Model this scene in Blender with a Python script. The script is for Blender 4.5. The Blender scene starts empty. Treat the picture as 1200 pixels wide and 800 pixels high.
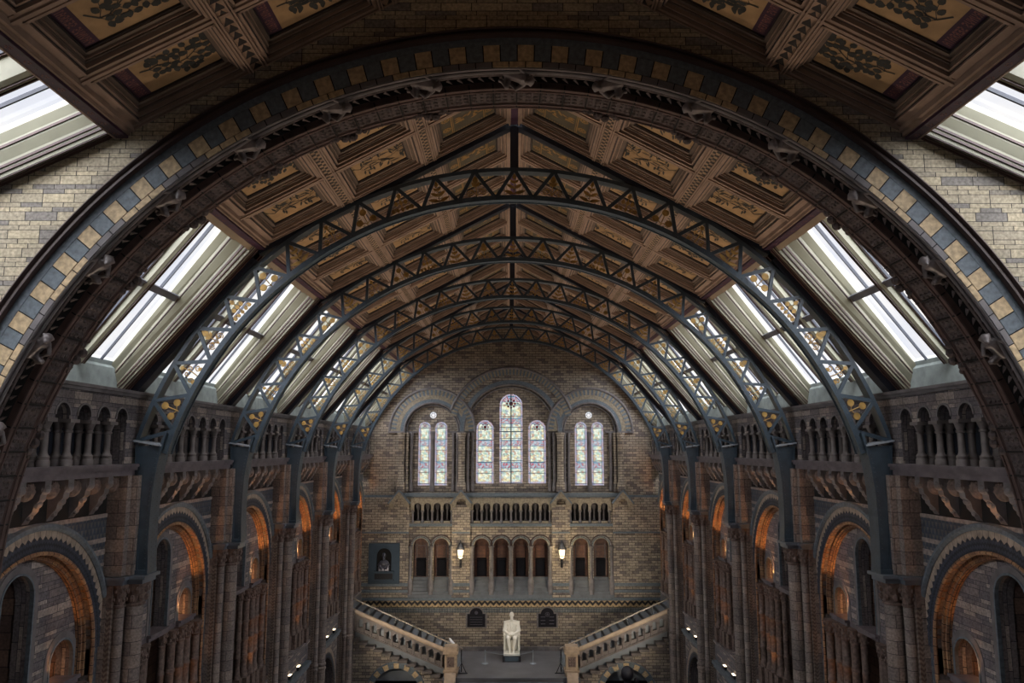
import bpy, bmesh, math, random
from math import sin, cos, pi, radians, sqrt, atan2, degrees
from mathutils import Vector, Matrix
from mathutils.geometry import tessellate_polygon
random.seed(7)
C = bpy.context.scene.collection
# ------------------------------------------------------------------ materials
def lin(c):
    if isinstance(c, str):
        c = [int(c[i:i+2], 16)/255 for i in (0, 2, 4)]
    return tuple((x/12.92 if x <= .04045 else ((x+.055)/1.055)**2.4) for x in c)+(1,)
MATS = {}
def newmat(name):
    m = bpy.data.materials.new(name); m.use_nodes = True
    nt = m.node_tree; nt.nodes.clear()
    o = nt.nodes.new('ShaderNodeOutputMaterial'); b = nt.nodes.new('ShaderNodeBsdfPrincipled')
    nt.links.new(b.outputs[0], o.inputs[0]); MATS[name] = m
    return m, nt, b
def N(nt, typ, **kw):
    n = nt.nodes.new(typ)
    for k, v in kw.items():
        if k.startswith('i_'):
            n.inputs[k[2:].replace('_', ' ')].default_value = v
        else: setattr(n, k, v)
    return n
def mixc(nt, a, b, fac, mode='MIX'):
    n = nt.nodes.new('ShaderNodeMix'); n.data_type = 'RGBA'; n.blend_type = mode
    for sock, v in ((n.inputs[0], fac), (n.inputs[6], a), (n.inputs[7], b)):
        if hasattr(v, 'links') or isinstance(v, bpy.types.NodeSocket): nt.links.new(v, sock)
        else: sock.default_value = v
    return n.outputs[2]
def math_(nt, op, a, b=None, c=None):
    n = nt.nodes.new('ShaderNodeMath'); n.operation = op
    for i, v in enumerate((a, b, c)):
        if v is None: continue
        if isinstance(v, bpy.types.NodeSocket): nt.links.new(v, n.inputs[i])
        else: n.inputs[i].default_value = v
    return n.outputs[0]
def uvxy(nt):
    u = nt.nodes.new('ShaderNodeUVMap'); u.uv_map = 'uv'
    s = nt.nodes.new('ShaderNodeSeparateXYZ'); nt.links.new(u.outputs[0], s.inputs[0])
    return u.outputs[0], s.outputs[0], s.outputs[1]
def plain(name, col, rough=.7, metal=0, var=.25, scale=3., bump=.0, spec=.5):
    m, nt, b = newmat(name)
    b.inputs['Roughness'].default_value = rough; b.inputs['Metallic'].default_value = metal
    b.inputs['Specular IOR Level'].default_value = spec
    tc = N(nt, 'ShaderNodeTexCoord'); no = N(nt, 'ShaderNodeTexNoise', i_Scale=scale, i_Detail=5.)
    nt.links.new(tc.outputs['Object'], no.inputs['Vector'])
    c = lin(col); d = tuple(x*(1-var) for x in c[:3])+(1,); e = tuple(min(1, x*(1+var)) for x in c[:3])+(1,)
    r = N(nt, 'ShaderNodeMapRange', i_From_Min=.3, i_From_Max=.7); nt.links.new(no.outputs[0], r.inputs[0])
    nt.links.new(mixc(nt, d, e, r.outputs[0]), b.inputs['Base Color'])
    if bump:
        bp = N(nt, 'ShaderNodeBump', i_Strength=bump, i_Distance=.02); nt.links.new(no.outputs[0], bp.inputs['Height'])
        nt.links.new(bp.outputs[0], b.inputs['Normal'])
    return m
def brick(name, c1, c2, c3, mortar, bw=.34, bh=.12, ms=.008, rough=.8, sq=1.6, var=.5, mixed=False, thr=.66):
    m, nt, b = newmat(name); b.inputs['Roughness'].default_value = rough
    uv, x, y = uvxy(nt)
    if mixed:   # one tall course then two half-height ones
        P = bh*2; yy = math_(nt, 'ADD', y, P*200); k = math_(nt, 'FLOOR', math_(nt, 'DIVIDE', yy, P)); f_ = math_(nt, 'SUBTRACT', yy, math_(nt, 'MULTIPLY', k, P))
        y2 = math_(nt, 'ADD', math_(nt, 'MULTIPLY', k, bh*3), math_(nt, 'ADD', f_, math_(nt, 'MAXIMUM', math_(nt, 'SUBTRACT', f_, bh), 0.)))
        cb = N(nt, 'ShaderNodeCombineXYZ'); nt.links.new(x, cb.inputs[0]); nt.links.new(y2, cb.inputs[1]); uv = cb.outputs[0]
    def bt(ca, cb, cm, off=(0, 0, 0)):
        t = N(nt, 'ShaderNodeTexBrick', offset=.5, squash=sq, squash_frequency=3)
        mp = N(nt, 'ShaderNodeMapping'); nt.links.new(uv, mp.inputs[0])
        nt.links.new(mp.outputs[0], t.inputs['Vector'])
        for k, v in (('Color1', ca), ('Color2', cb), ('Mortar', cm)): t.inputs[k].default_value = v
        for k, v in (('Scale', 1.), ('Mortar Size', ms), ('Mortar Smooth', .3), ('Bias', 0.), ('Brick Width', bw), ('Row Height', bh)): t.inputs[k].default_value = v
        return t
    t = bt(lin(c1), lin(c2), lin(mortar))
    g = bt((0, 0, 0, 1), (1, 1, 1, 1), (.5, .5, .5, 1))
    rm = N(nt, 'ShaderNodeMapRange', i_From_Min=thr-.02, i_From_Max=thr+.02); nt.links.new(g.outputs[0], rm.inputs[0])
    inv = math_(nt, 'SUBTRACT', 1., t.outputs['Fac'])
    f3 = math_(nt, 'MULTIPLY', rm.outputs[0], inv)
    col = mixc(nt, t.outputs[0], lin(c3), f3)
    tc = N(nt, 'ShaderNodeTexCoord'); no = N(nt, 'ShaderNodeTexNoise', i_Scale=1.3, i_Detail=8., i_Roughness=.7)
    nt.links.new(tc.outputs['Object'], no.inputs['Vector'])
    r = N(nt, 'ShaderNodeMapRange', i_From_Min=.3, i_From_Max=.7, i_To_Min=1-var, i_To_Max=1.15); nt.links.new(no.outputs[0], r.inputs[0])
    n2 = N(nt, 'ShaderNodeTexNoise', i_Scale=25., i_Detail=6.); nt.links.new(tc.outputs['Object'], n2.inputs['Vector'])
    r2 = N(nt, 'ShaderNodeMapRange', i_From_Min=.3, i_From_Max=.7, i_To_Min=.6, i_To_Max=1.3); nt.links.new(n2.outputs[0], r2.inputs[0])
    f = math_(nt, 'MULTIPLY', r.outputs[0], r2.outputs[0])
    cmb = N(nt, 'ShaderNodeCombineColor'); [nt.links.new(f, cmb.inputs[i]) for i in range(3)]
    nt.links.new(mixc(nt, col, cmb.outputs[0], 1., 'MULTIPLY'), b.inputs['Base Color'])
    bp = N(nt, 'ShaderNodeBump', i_Strength=.5, i_Distance=.01, invert=True); nt.links.new(t.outputs['Fac'], bp.inputs['Height'])
    nt.links.new(bp.outputs[0], b.inputs['Normal'])
    return m
def tilesmat(name, c1, c2, w, mode, extra=None, rough=.6):
    """patterned tiles: check / zig / scale / dots / tri on metre UVs"""
    m, nt, b = newmat(name); b.inputs['Roughness'].default_value = rough
    uv, x, y = uvxy(nt)
    if mode == 'check':
        t = N(nt, 'ShaderNodeTexChecker', i_Scale=1/w); nt.links.new(uv, t.inputs[0]); fac = t.outputs['Fac']
    elif mode == 'zig':
        p = math_(nt, 'PINGPONG', x, w/2); d = math_(nt, 'SUBTRACT', y, p)
        q = math_(nt, 'PINGPONG', math_(nt, 'ADD', d, 10.), w/2)
        fac = math_(nt, 'GREATER_THAN', q, w/4)
    elif mode == 'scale':
        row = math_(nt, 'FLOOR', math_(nt, 'DIVIDE', y, w)); off = math_(nt, 'MULTIPLY', math_(nt, 'FRACT', math_(nt, 'MULTIPLY', row, .5)), w)
        p = math_(nt, 'PINGPONG', math_(nt, 'ADD', x, off), w/2); q = math_(nt, 'FRACT', math_(nt, 'DIVIDE', y, w))
        fac = math_(nt, 'LESS_THAN', math_(nt, 'DIVIDE', p, w/2), math_(nt, 'MULTIPLY', q, .8))
    elif mode == 'dots':
        p = math_(nt, 'SUBTRACT', math_(nt, 'PINGPONG', x, w/2), w/4); q = math_(nt, 'SUBTRACT', math_(nt, 'PINGPONG', y, w/2), w/4)
        d = math_(nt, 'SQRT', math_(nt, 'ADD', math_(nt, 'MULTIPLY', p, p), math_(nt, 'MULTIPLY', q, q)))
        fac = math_(nt, 'LESS_THAN', d, w*.16)
    elif mode == 'tri':
        p = math_(nt, 'PINGPONG', math_(nt, 'SUBTRACT', x, 0.), w/2)
        q = math_(nt, 'FRACT', math_(nt, 'DIVIDE', y, w)); fac = math_(nt, 'LESS_THAN', p, math_(nt, 'MULTIPLY', q, w/2))
        g = math_(nt, 'LESS_THAN', math_(nt, 'PINGPONG', math_(nt, 'ADD', x, w*3), w*3), w*10); fac = math_(nt, 'MULTIPLY', fac, g)
    elif mode == 'vouss':   # radial voussoirs: v from 0 (inside) to .40
        z = math_(nt, 'MULTIPLY', math_(nt, 'PINGPONG', x, w/2), .9)
        fac = math_(nt, 'LESS_THAN', y, math_(nt, 'ADD', z, .19))
    c = mixc(nt, lin(c1), lin(c2), fac)
    tc = N(nt, 'ShaderNodeTexCoord'); no = N(nt, 'ShaderNodeTexNoise', i_Scale=6., i_Detail=8.)
    nt.links.new(tc.outputs['Object'], no.inputs['Vector'])
    r = N(nt, 'ShaderNodeMapRange', i_From_Min=.3, i_From_Max=.7, i_To_Min=.6, i_To_Max=1.2); nt.links.new(no.outputs[0], r.inputs[0])
    f = r.outputs[0]
    if mode == 'vouss':
        j = math_(nt, 'GREATER_THAN', math_(nt, 'ABSOLUTE', math_(nt, 'SUBTRACT', math_(nt, 'PINGPONG', x, w/2), w/2)), .006)
        z2 = math_(nt, 'PINGPONG', math_(nt, 'ADD', math_(nt, 'SUBTRACT', y, math_(nt, 'MULTIPLY', math_(nt, 'PINGPONG', x, w/4), 1.)), 5.), .05)
        k = N(nt, 'ShaderNodeMapRange', i_From_Min=.015, i_From_Max=.03, i_To_Min=.35, i_To_Max=1.); nt.links.new(z2, k.inputs[0])
        k2 = math_(nt, 'MAXIMUM', k.outputs[0], math_(nt, 'SUBTRACT', 1., fac))
        f = math_(nt, 'MULTIPLY', math_(nt, 'MULTIPLY', f, k2), math_(nt, 'MAXIMUM', j, .45))
    cmb = N(nt, 'ShaderNodeCombineColor'); [nt.links.new(f, cmb.inputs[i]) for i in range(3)]
    nt.links.new(mixc(nt, c, cmb.outputs[0], 1., 'MULTIPLY'), b.inputs['Base Color'])
    return m
def emis(name, col, strength):
    m, nt, b = newmat(name)
    b.inputs['Base Color'].default_value = (.02, .02, .02, 1)
    b.inputs['Emission Color'].default_value = lin(col); b.inputs['Emission Strength'].default_value = strength
    return m
def skyglass(name, strength):
    m, nt, b = newmat(name); b.inputs['Base Color'].default_value = (.05, .05, .055, 1); b.inputs['Roughness'].default_value = .3
    tc = N(nt, 'ShaderNodeTexCoord'); no = N(nt, 'ShaderNodeTexNoise', i_Scale=.8, i_Detail=3.)
    nt.links.new(tc.outputs['Object'], no.inputs['Vector'])
    r = N(nt, 'ShaderNodeMapRange', i_From_Min=.35, i_From_Max=.65); nt.links.new(no.outputs[0], r.inputs[0])
    nt.links.new(mixc(nt, lin('d8dbe4'), lin('f4f1ec'), r.outputs[0]), b.inputs['Emission Color'])
    b.inputs['Emission Strength'].default_value = strength
    tr = N(nt, 'ShaderNodeBsdfTransparent'); tr.inputs[0].default_value = (.9, .9, .92, 1); ad = N(nt, 'ShaderNodeMixShader'); ad.inputs[0].default_value = .5
    out = [n for n in nt.nodes if n.type == 'OUTPUT_MATERIAL'][0]
    nt.links.new(b.outputs[0], ad.inputs[1]); nt.links.new(tr.outputs[0], ad.inputs[2]); nt.links.new(ad.outputs[0], out.inputs[0])
    return m
def stained(name):
    m, nt, b = newmat(name); b.inputs['Base Color'].default_value = (.03, .03, .03, 1)
    uv, x, y = uvxy(nt)   # x in metres from the light's centre line, y in metres
    vo = N(nt, 'ShaderNodeTexVoronoi', i_Scale=9.); nt.links.new(uv, vo.inputs['Vector'])
    ramp = N(nt, 'ShaderNodeValToRGB'); ramp.color_ramp.interpolation = 'CONSTANT'
    sp = N(nt, 'ShaderNodeSeparateColor'); nt.links.new(vo.outputs['Color'], sp.inputs[0]); nt.links.new(sp.outputs[0], ramp.inputs[0])
    els = [(0, 'dfe6dc'), (.2, 'b9d0dc'), (.36, 'e8dcae'), (.5, '86b8b4'), (.62, 'c8a77c'), (.72, 'eef0ea'), (.84, 'b06a60'), (.93, '7088b8')]
    cr = ramp.color_ramp
    cr.elements[0].position = 0; cr.elements[0].color = lin(els[0][1]); cr.elements[1].position = els[1][0]; cr.elements[1].color = lin(els[1][1])
    for p, c in els[2:]:
        e = cr.elements.new(p); e.color = lin(c)
    # red rosette bands every 1.15 m
    fy = math_(nt, 'FRACT', math_(nt, 'DIVIDE', math_(nt, 'ADD', y, 10.35), 1.17))
    band = math_(nt, 'LESS_THAN', fy, .22)
    ck = N(nt, 'ShaderNodeTexVoronoi', i_Scale=13.); nt.links.new(uv, ck.inputs['Vector'])
    redm = math_(nt, 'MULTIPLY', band, math_(nt, 'LESS_THAN', ck.outputs['Distance'], .42))
    pan = mixc(nt, ramp.outputs[0], lin('d8dcb8'), .35)
    bluez = mixc(nt, pan, lin('5c86c0'), math_(nt, 'MULTIPLY', band, .45))
    col = mixc(nt, bluez, lin('b8243a'), redm)
    edge = math_(nt, 'GREATER_THAN', math_(nt, 'ABSOLUTE', math_(nt, 'SUBTRACT', fy, .11)), .11)
    thin = math_(nt, 'LESS_THAN', math_(nt, 'ABSOLUTE', math_(nt, 'SUBTRACT', fy, .24)), .018)
    thin2 = math_(nt, 'GREATER_THAN', fy, .975)
    col = mixc(nt, col, lin('2f7fa0'), math_(nt, 'MAXIMUM', thin, thin2))
    # dotted border: |x| stored in uv z is not available, so border comes from a second material slot
    ld = N(nt, 'ShaderNodeTexVoronoi', feature='DISTANCE_TO_EDGE', i_Scale=9.); nt.links.new(uv, ld.inputs['Vector'])
    lead = math_(nt, 'LESS_THAN', ld.outputs['Distance'], .018)
    col = mixc(nt, col, lin('20242c'), lead)
    nt.links.new(col, b.inputs['Emission Color']); b.inputs['Emission Strength'].default_value = .9
    return m
def stborder(name):
    m, nt, b = newmat(name); b.inputs['Base Color'].default_value = (.03, .03, .03, 1)
    uv, x, y = uvxy(nt)
    p = math_(nt, 'FRACT', math_(nt, 'DIVIDE', math_(nt, 'ADD', x, math_(nt, 'ADD', y, 20.)), .1)); a = math_(nt, 'GREATER_THAN', p, .5)
    p2 = math_(nt, 'FRACT', math_(nt, 'DIVIDE', math_(nt, 'ADD', x, math_(nt, 'ADD', y, 20.)), .4)); c = math_(nt, 'GREATER_THAN', p2, .5)
    col = mixc(nt, lin('e8e6f0'), mixc(nt, lin('8a3550'), lin('45529a'), c), a)
    nt.links.new(col, b.inputs['Emission Color']); b.inputs['Emission Strength'].default_value = .75
    return m

brick('front_ashlar', 'c0b294', 'a39986', '8a847c', '332f2c', .27, .12, .006, sq=1.5, var=.3, mixed=True, thr=.72)
brick('end_brick', 'a99b88', '8c8274', '746a64', '40382f', .33, .13, .012, sq=1., var=.35, thr=.8)
brick('side_brick', '7d7370', '5c5a60', 'a0948a', '2c2c34', .36, .14, .007, var=.4, mixed=True, thr=.78)
brick('pier_stone', '7c716a', '6b605c', '8a7c72', '2a2424', .5, .24, .006, sq=1., var=.35)
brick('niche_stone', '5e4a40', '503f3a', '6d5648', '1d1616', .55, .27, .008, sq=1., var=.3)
brick('arch_brick', '8c6a50', '7a5a44', '9a7858', '2e211c', .16, .3, .008, sq=1., var=.3)
plain('trim_stone', '686362', .65, var=.3, scale=4, bump=.2)
plain('trim_pink', '625a5c', .65, var=.3, scale=4, bump=.2)
plain('slate_blue', '5d666c', .6, var=.3, scale=16, bump=.15)
plain('abacus_grey', '565c64', .4, var=.2)
plain('shaft_stone', '6c6460', .6, var=.3, scale=5, bump=.2)
plain('step_grey', '5c6064', .6, var=.2)
plain('slab_grey', '8d959c', .5, var=.15)
plain('carved', '4a403e', .75, var=.45, scale=14, bump=.8)
plain('pale_brick', '8c8078', .7, var=.35, scale=12)
plain('carved_brown', '62524a', .75, var=.45, scale=14, bump=.8)
plain('monkey_stone', '6a6260', .45, var=.25, scale=9, bump=.3)
plain('iron', '33404a', .42, var=.2, scale=6, spec=.6)
plain('iron_dark', '232733', .5, var=.2)
plain('gilt', 'a8874c', .42, metal=.35, var=.35, scale=8)
plain('cream', '8a8874', .5, var=.12, scale=2)
plain('cream_mould', '94846e', .45, var=.15, scale=2)
plain('sill_plaster', '98a29e', .8, var=.2, scale=5, bump=.2)
plain('brown_wood', '4a3530', .45, var=.25, scale=4)
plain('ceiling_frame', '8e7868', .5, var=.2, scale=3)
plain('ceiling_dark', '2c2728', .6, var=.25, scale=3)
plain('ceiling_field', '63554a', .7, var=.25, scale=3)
plain('panel_tan', '9c7f5a', .6, var=.22, scale=5)
plain('panel_tan_dim', '8f6f4c', .6, var=.22, scale=5)
plain('leaf_paint', '2b2c28', .6, var=.4, scale=9)
plain('maroon', '351c30', .55, var=.3, scale=6)
plain('maroon_mark', '6e4842', .55, var=.2)
plain('black_iron', '14151a', .4, var=.1)
plain('rail_wood', '8c8172', .4, var=.15)
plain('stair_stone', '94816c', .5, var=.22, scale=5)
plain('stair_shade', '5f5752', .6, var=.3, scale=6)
plain('tread', '6c7278', .45, var=.15)
plain('landing_stone', '5c5c60', .4, var=.2, scale=1.5)
plain('marble', 'd9d6ca', .35, var=.06, scale=4)
plain('plinth_black', '15171c', .5, var=.1)
plain('plaque_slate', '3c4852', .7, var=.1, spec=.2)
plain('bronze_dark', '18161c', .5, metal=.0, spec=.2, var=.3, scale=10)
plain('bronze_mid', '4b4a52', .3, metal=.4, var=.3, scale=14)
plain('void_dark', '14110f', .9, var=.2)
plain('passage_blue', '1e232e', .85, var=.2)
plain('door_wood', '3a1f18', .4, var=.3)
plain('glass_dark', '101016', .6, var=.3, spec=.1)
plain('tan_tile', 'b39c78', .65, var=.35, scale=16, bump=.2)
plain('cloth_white', 'd8d8dc', .7, var=.05)
plain('arch_tan', '877c68', .65, var=.3, scale=12)
plain('transom_grey', '5c5e66', .5)
plain('olive_panel', '4a4436', .6, var=.3, scale=5)
plain('gold_paint', '8f6f3c', .5, var=.2)
plain('hood_dark', '40322f', .35, var=.2)
plain('soffit_brown', '54423c', .6, var=.3, scale=6, bump=.2)
plain('rosette_red', '8a3038', .5)
plain('hair', '15151f', .6, var=.4, scale=30)
tilesmat('spandrel_tile', '39434f', '5d5a58', .12, 'scale')
tilesmat('diaper_tile', '39424e', '67625c', .13, 'scale')
tilesmat('vouss', 'a09080', '3a3f4a', .15, 'vouss')
tilesmat('zigzag', '2c2624', 'c0a67c', .3, 'zig')
tilesmat('zig_shaft', '5c4c44', '7d7064', .09, 'zig')
tilesmat('dotted', '34424c', '9a978c', .13, 'dots')
tilesmat('strip_check', '9a8268', '2a2320', .075, 'check')
tilesmat('strip_tri', '967c66', '25201e', .15, 'tri')
tilesmat('gold_squares', '4c4434', '7c6238', .2, 'dots')
tilesmat('door_leads', '301c16', '8a5a40', .11, 'dots')
skyglass('skylight_glass', 1.15)
stained('stained_glass'); stborder('stained_border')
emis('lamp_glow', 'ffe2b0', 3.2); emis('warm_glow', 'ffb060', 3.); emis('plaque_light', 'ffe6c0', 3.)

# ------------------------------------------------------------------ mesh builder
class MB:
    def __init__(s, T=None): s.v = []; s.f = []; s.uv = []; s.mi = []; s.T = T
    def add(s, vs, fs, uvs=None, mi=0):
        b = len(s.v); vs = [Vector(v) for v in vs]
        for k, f in enumerate(fs):
            if uvs is not None and uvs[k] is not None: s.uv.append(uvs[k])
            else:
                n = Vector((0, 0, 0)); P = [vs[i] for i in f]
                for i in range(1, len(P)-1): n += (P[i]-P[0]).cross(P[i+1]-P[0])
                ax = max(range(3), key=lambda i: abs(n[i]))
                s.uv.append([(p.x, p.y) if ax == 2 else ((p.y, p.z) if ax == 0 else (p.x, p.z)) for p in P])
            s.f.append([b+i for i in f]); s.mi.append(mi)
        s.v += [Vector(s.T(v)) for v in vs] if s.T else vs
        return s
    def box(s, x0, x1, y0, y1, z0, z1, mi=0):
        v = [(x, y, z) for x in (x0, x1) for y in (y0, y1) for z in (z0, z1)]
        return s.add(v, [(0, 1, 3, 2), (4, 6, 7, 5), (0, 4, 5, 1), (2, 3, 7, 6), (0, 2, 6, 4), (1, 5, 7, 3)], None, mi)
    def build(s, name, mats, parent=None, loc=None, smooth=False, link=True):
        me = bpy.data.meshes.new(name)
        me.from_pydata(s.v, [], s.f)
        ul = me.uv_layers.new(name='uv')
        k = 0
        flat = []
        for u in s.uv:
            for a in u: flat += [a[0], a[1]]
        ul.data.foreach_set('uv', flat)
        me.polygons.foreach_set('material_index', s.mi)
        if smooth: me.polygons.foreach_set('use_smooth', [True]*len(s.f))
        for m in (mats if isinstance(mats, (list, tuple)) else [mats]): me.materials.append(MATS[m])
        bm = bmesh.new(); bm.from_mesh(me); bmesh.ops.recalc_face_normals(bm, faces=bm.faces); bm.to_mesh(me); bm.free()
        if smooth:
            try: me.set_sharp_from_angle(angle=radians(40))
            except Exception: pass
        o = bpy.data.objects.new(name, me)
        if link: C.objects.link(o)
        if parent: o.parent = parent
        if loc: o.location = loc
        return o
YZ = lambda p, q, w: (w, p, q)
XZ = lambda p, q, w: (p, w, q)
def plate(m, out, holes, w0, w1, P, mi=0, sidemi=None):
    loops = [[Vector((a, b, 0)) for a, b in l] for l in [out]+holes]
    tris = tessellate_polygon(loops); pts = [p for l in loops for p in l]
    uv = [[(pts[i].x, pts[i].y) for i in t] for t in tris]
    for w in (w0, w1): m.add([P(p.x, p.y, w) for p in pts], [tuple(t) for t in tris], uv, mi)
    sm = mi if sidemi is None else sidemi
    for l in loops:
        n = len(l); vs = []; fs = []; us = []; d = 0
        for i in range(n):
            a, b = l[i], l[(i+1) % n]; L = (b-a).length
            k = len(vs); vs += [P(a.x, a.y, w0), P(b.x, b.y, w0), P(b.x, b.y, w1), P(a.x, a.y, w1)]
            fs.append((k, k+1, k+2, k+3)); us.append([(d, w0), (d+L, w0), (d+L, w1), (d, w1)]); d += L
        m.add(vs, fs, us, sm)
def arch(pc, q0, r, qs, n=16, ry=None):
    ry = ry or r
    return [(pc-r, q0)]+[(pc-r*cos(pi*i/n), qs+ry*sin(pi*i/n)) for i in range(n+1)]+[(pc+r, q0)]
def sweep(m, prof, pc, qc, a0, a1, n, P, mi=0, close=True, legs=0):
    """revolve profile [(r,w)] about (pc,qc); angle 0 = up; optional straight legs downward"""
    st = [(a0+(a1-a0)*i/n) for i in range(n+1)]
    pr = prof+[prof[0]] if close else prof
    L = [0]
    for i in range(len(pr)-1): L.append(L[-1]+sqrt((pr[i+1][0]-pr[i][0])**2+(pr[i+1][1]-pr[i][1])**2))
    rm = sum(p[0] for p in prof)/len(prof); rmin = min(p[0] for p in prof)
    rows = []
    if legs: rows.append((a0, -legs))
    rows += [(a, 0) for a in st]
    if legs: rows.append((a1, -legs))
    vs = []; U = []; d = 0; prev = None
    for a, dz in rows:
        for r, w in pr: vs.append(P(pc+r*sin(a), qc+r*cos(a)+dz, w))
        cpt = (pc+rm*sin(a), qc+rm*cos(a)+dz)
        if prev: d += sqrt((cpt[0]-prev[0])**2+(cpt[1]-prev[1])**2)
        prev = cpt; U.append(d)
    k = len(pr); fs = []; us = []
    for i in range(len(rows)-1):
        for j in range(k-1):
            fs.append((i*k+j, i*k+j+1, (i+1)*k+j+1, (i+1)*k+j))
            # v: radial offset for faces in the plane, running length otherwise
            same = abs(pr[j][1]-pr[j+1][1]) < 1e-6
            v0, v1 = (pr[j][0]-rmin, pr[j+1][0]-rmin) if same else (L[j], L[j+1])
            us.append([(U[i], v0), (U[i], v1), (U[i+1], v1), (U[i+1], v0)])
    if close:
        for i in (0, len(rows)-1):
            fs.append(tuple(range(i*k, i*k+k-1))); us.append([(p[0], p[1]) for p in pr[:-1]])
    m.add(vs, fs, us, mi)
def ring(m, pc, qc, r0, r1, w0, w1, P, n=32, mi=0, a=90, legs=0):
    sweep(m, [(r0, w0), (r1, w0), (r1, w1), (r0, w1)], pc, qc, -radians(a), radians(a), n, P, mi, True, legs)
def circ(rc, wc, r, k=8): return [(rc+r*cos(2*pi*i/k), wc+r*sin(2*pi*i/k)) for i in range(k)]
def lathe(m, cx, cy, prof, n=12, mi=0):
    vs = []; fs = []; us = []
    for r, z in prof:
        for i in range(n): vs.append((cx+r*cos(2*pi*i/n), cy+r*sin(2*pi*i/n), z))
    for j in range(len(prof)-1):
        for i in range(n):
            i2 = (i+1) % n; fs.append((j*n+i, j*n+i2, (j+1)*n+i2, (j+1)*n+i))
            r = max(prof[j][0], .02); u0, u1 = 2*pi*r*i/n, 2*pi*r*(i+1)/n
            us.append([(u0, prof[j][1]), (u1, prof[j][1]), (u1, prof[j+1][1]), (u0, prof[j+1][1])])
    fs.append(tuple(range(n))); us.append([(0, 0)]*n); fs.append(tuple((len(prof)-1)*n+i for i in range(n))); us.append([(0, 0)]*n)
    m.add(vs, fs, us, mi)
def tube(m, pts, r, n=6, mi=0, r1=None):
    pts = [Vector(p) for p in pts]; vs = []; fs = []
    for i, p in enumerate(pts):
        d = (pts[min(i+1, len(pts)-1)]-pts[max(i-1, 0)]).normalized()
        u = d.orthogonal().normalized() if abs(d.z) > .9 else d.cross(Vector((0, 0, 1))).normalized()
        w = d.cross(u); rr = r if r1 is None else r+(r1-r)*i/(len(pts)-1)
        for k in range(n): vs.append(p+u*rr*cos(2*pi*k/n)+w*rr*sin(2*pi*k/n))
    for i in range(len(pts)-1):
        for k in range(n): fs.append((i*n+k, i*n+(k+1) % n, (i+1)*n+(k+1) % n, (i+1)*n+k))
    fs.append(tuple(range(n))); fs.append(tuple((len(pts)-1)*n+k for k in range(n)))
    m.add(vs, fs, None, mi)
def ball(m, c, r, n=8, k=6, mi=0, s=(1, 1, 1), M=None):
    vs = []; fs = []
    for j in range(k+1):
        t = pi*j/k
        for i in range(n):
            v = Vector((r*s[0]*sin(t)*cos(2*pi*i/n), r*s[1]*sin(t)*sin(2*pi*i/n), r*s[2]*cos(t)))
            if M: v = M @ v
            vs.append(Vector(c)+v)
    for j in range(k):
        for i in range(n): fs.append((j*n+i, j*n+(i+1) % n, (j+1)*n+(i+1) % n, (j+1)*n+i))
    m.add(vs, fs, None, mi)
def bar(m, a, b, w, d, side, mi=0):
    """rectangular bar a->b; w = width across in plane, d = thickness along 'side'"""
    a, b, side = Vector(a), Vector(b), Vector(side).normalized(); ax = (b-a).normalized(); u = ax.cross(side).normalized()
    vs = [p+u*sx*w/2+side*sy*d/2 for p in (a, b) for sx, sy in ((-1, -1), (1, -1), (1, 1), (-1, 1))]
    m.add(vs, [(0, 1, 2, 3), (4, 5, 6, 7), (0, 1, 5, 4), (1, 2, 6, 5), (2, 3, 7, 6), (3, 0, 4, 7)], None, mi)
def tag(o, label=None, cat=None, group=None, kind=None):
    if label: o['label'] = label
    if cat: o['category'] = cat
    if group: o['group'] = group
    if kind: o['kind'] = kind
    return o
def empty(name, loc, label=None, cat=None, group=None, kind=None):
    o = bpy.data.objects.new(name, None); C.objects.link(o); o.location = loc; o.empty_display_size = .2
    return tag(o, label, cat, group, kind)
def copy_tree(o, parent=None, loc=None):
    c = o.copy(); C.objects.link(c)
    if parent: c.parent = parent
    if loc is not None: c.location = loc
    for ch in [x for x in bpy.data.objects if x.parent == o]: copy_tree(ch, c)
    return c

# ------------------------------------------------------------------ dimensions (metres, eye level = 0)
S = 5.15
YR = [15.28+S*k for k in range(5)]
YB = [10.13+S*k for k in range(6)]         # bay starts
ZC = -1.98                                  # centre of the vault arches
YE = 41.0
FLOOR = -14.6
WX = 7.7
ORD = ['first from great arch', 'second from great arch', 'third from great arch', 'fourth from great arch', 'fifth from great arch', 'last beside end wall']
def side_T(sg): return lambda p: (sg*p[0], p[1], p[2])
SIDES = ((-1, 'left'), (1, 'right'))

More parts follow.
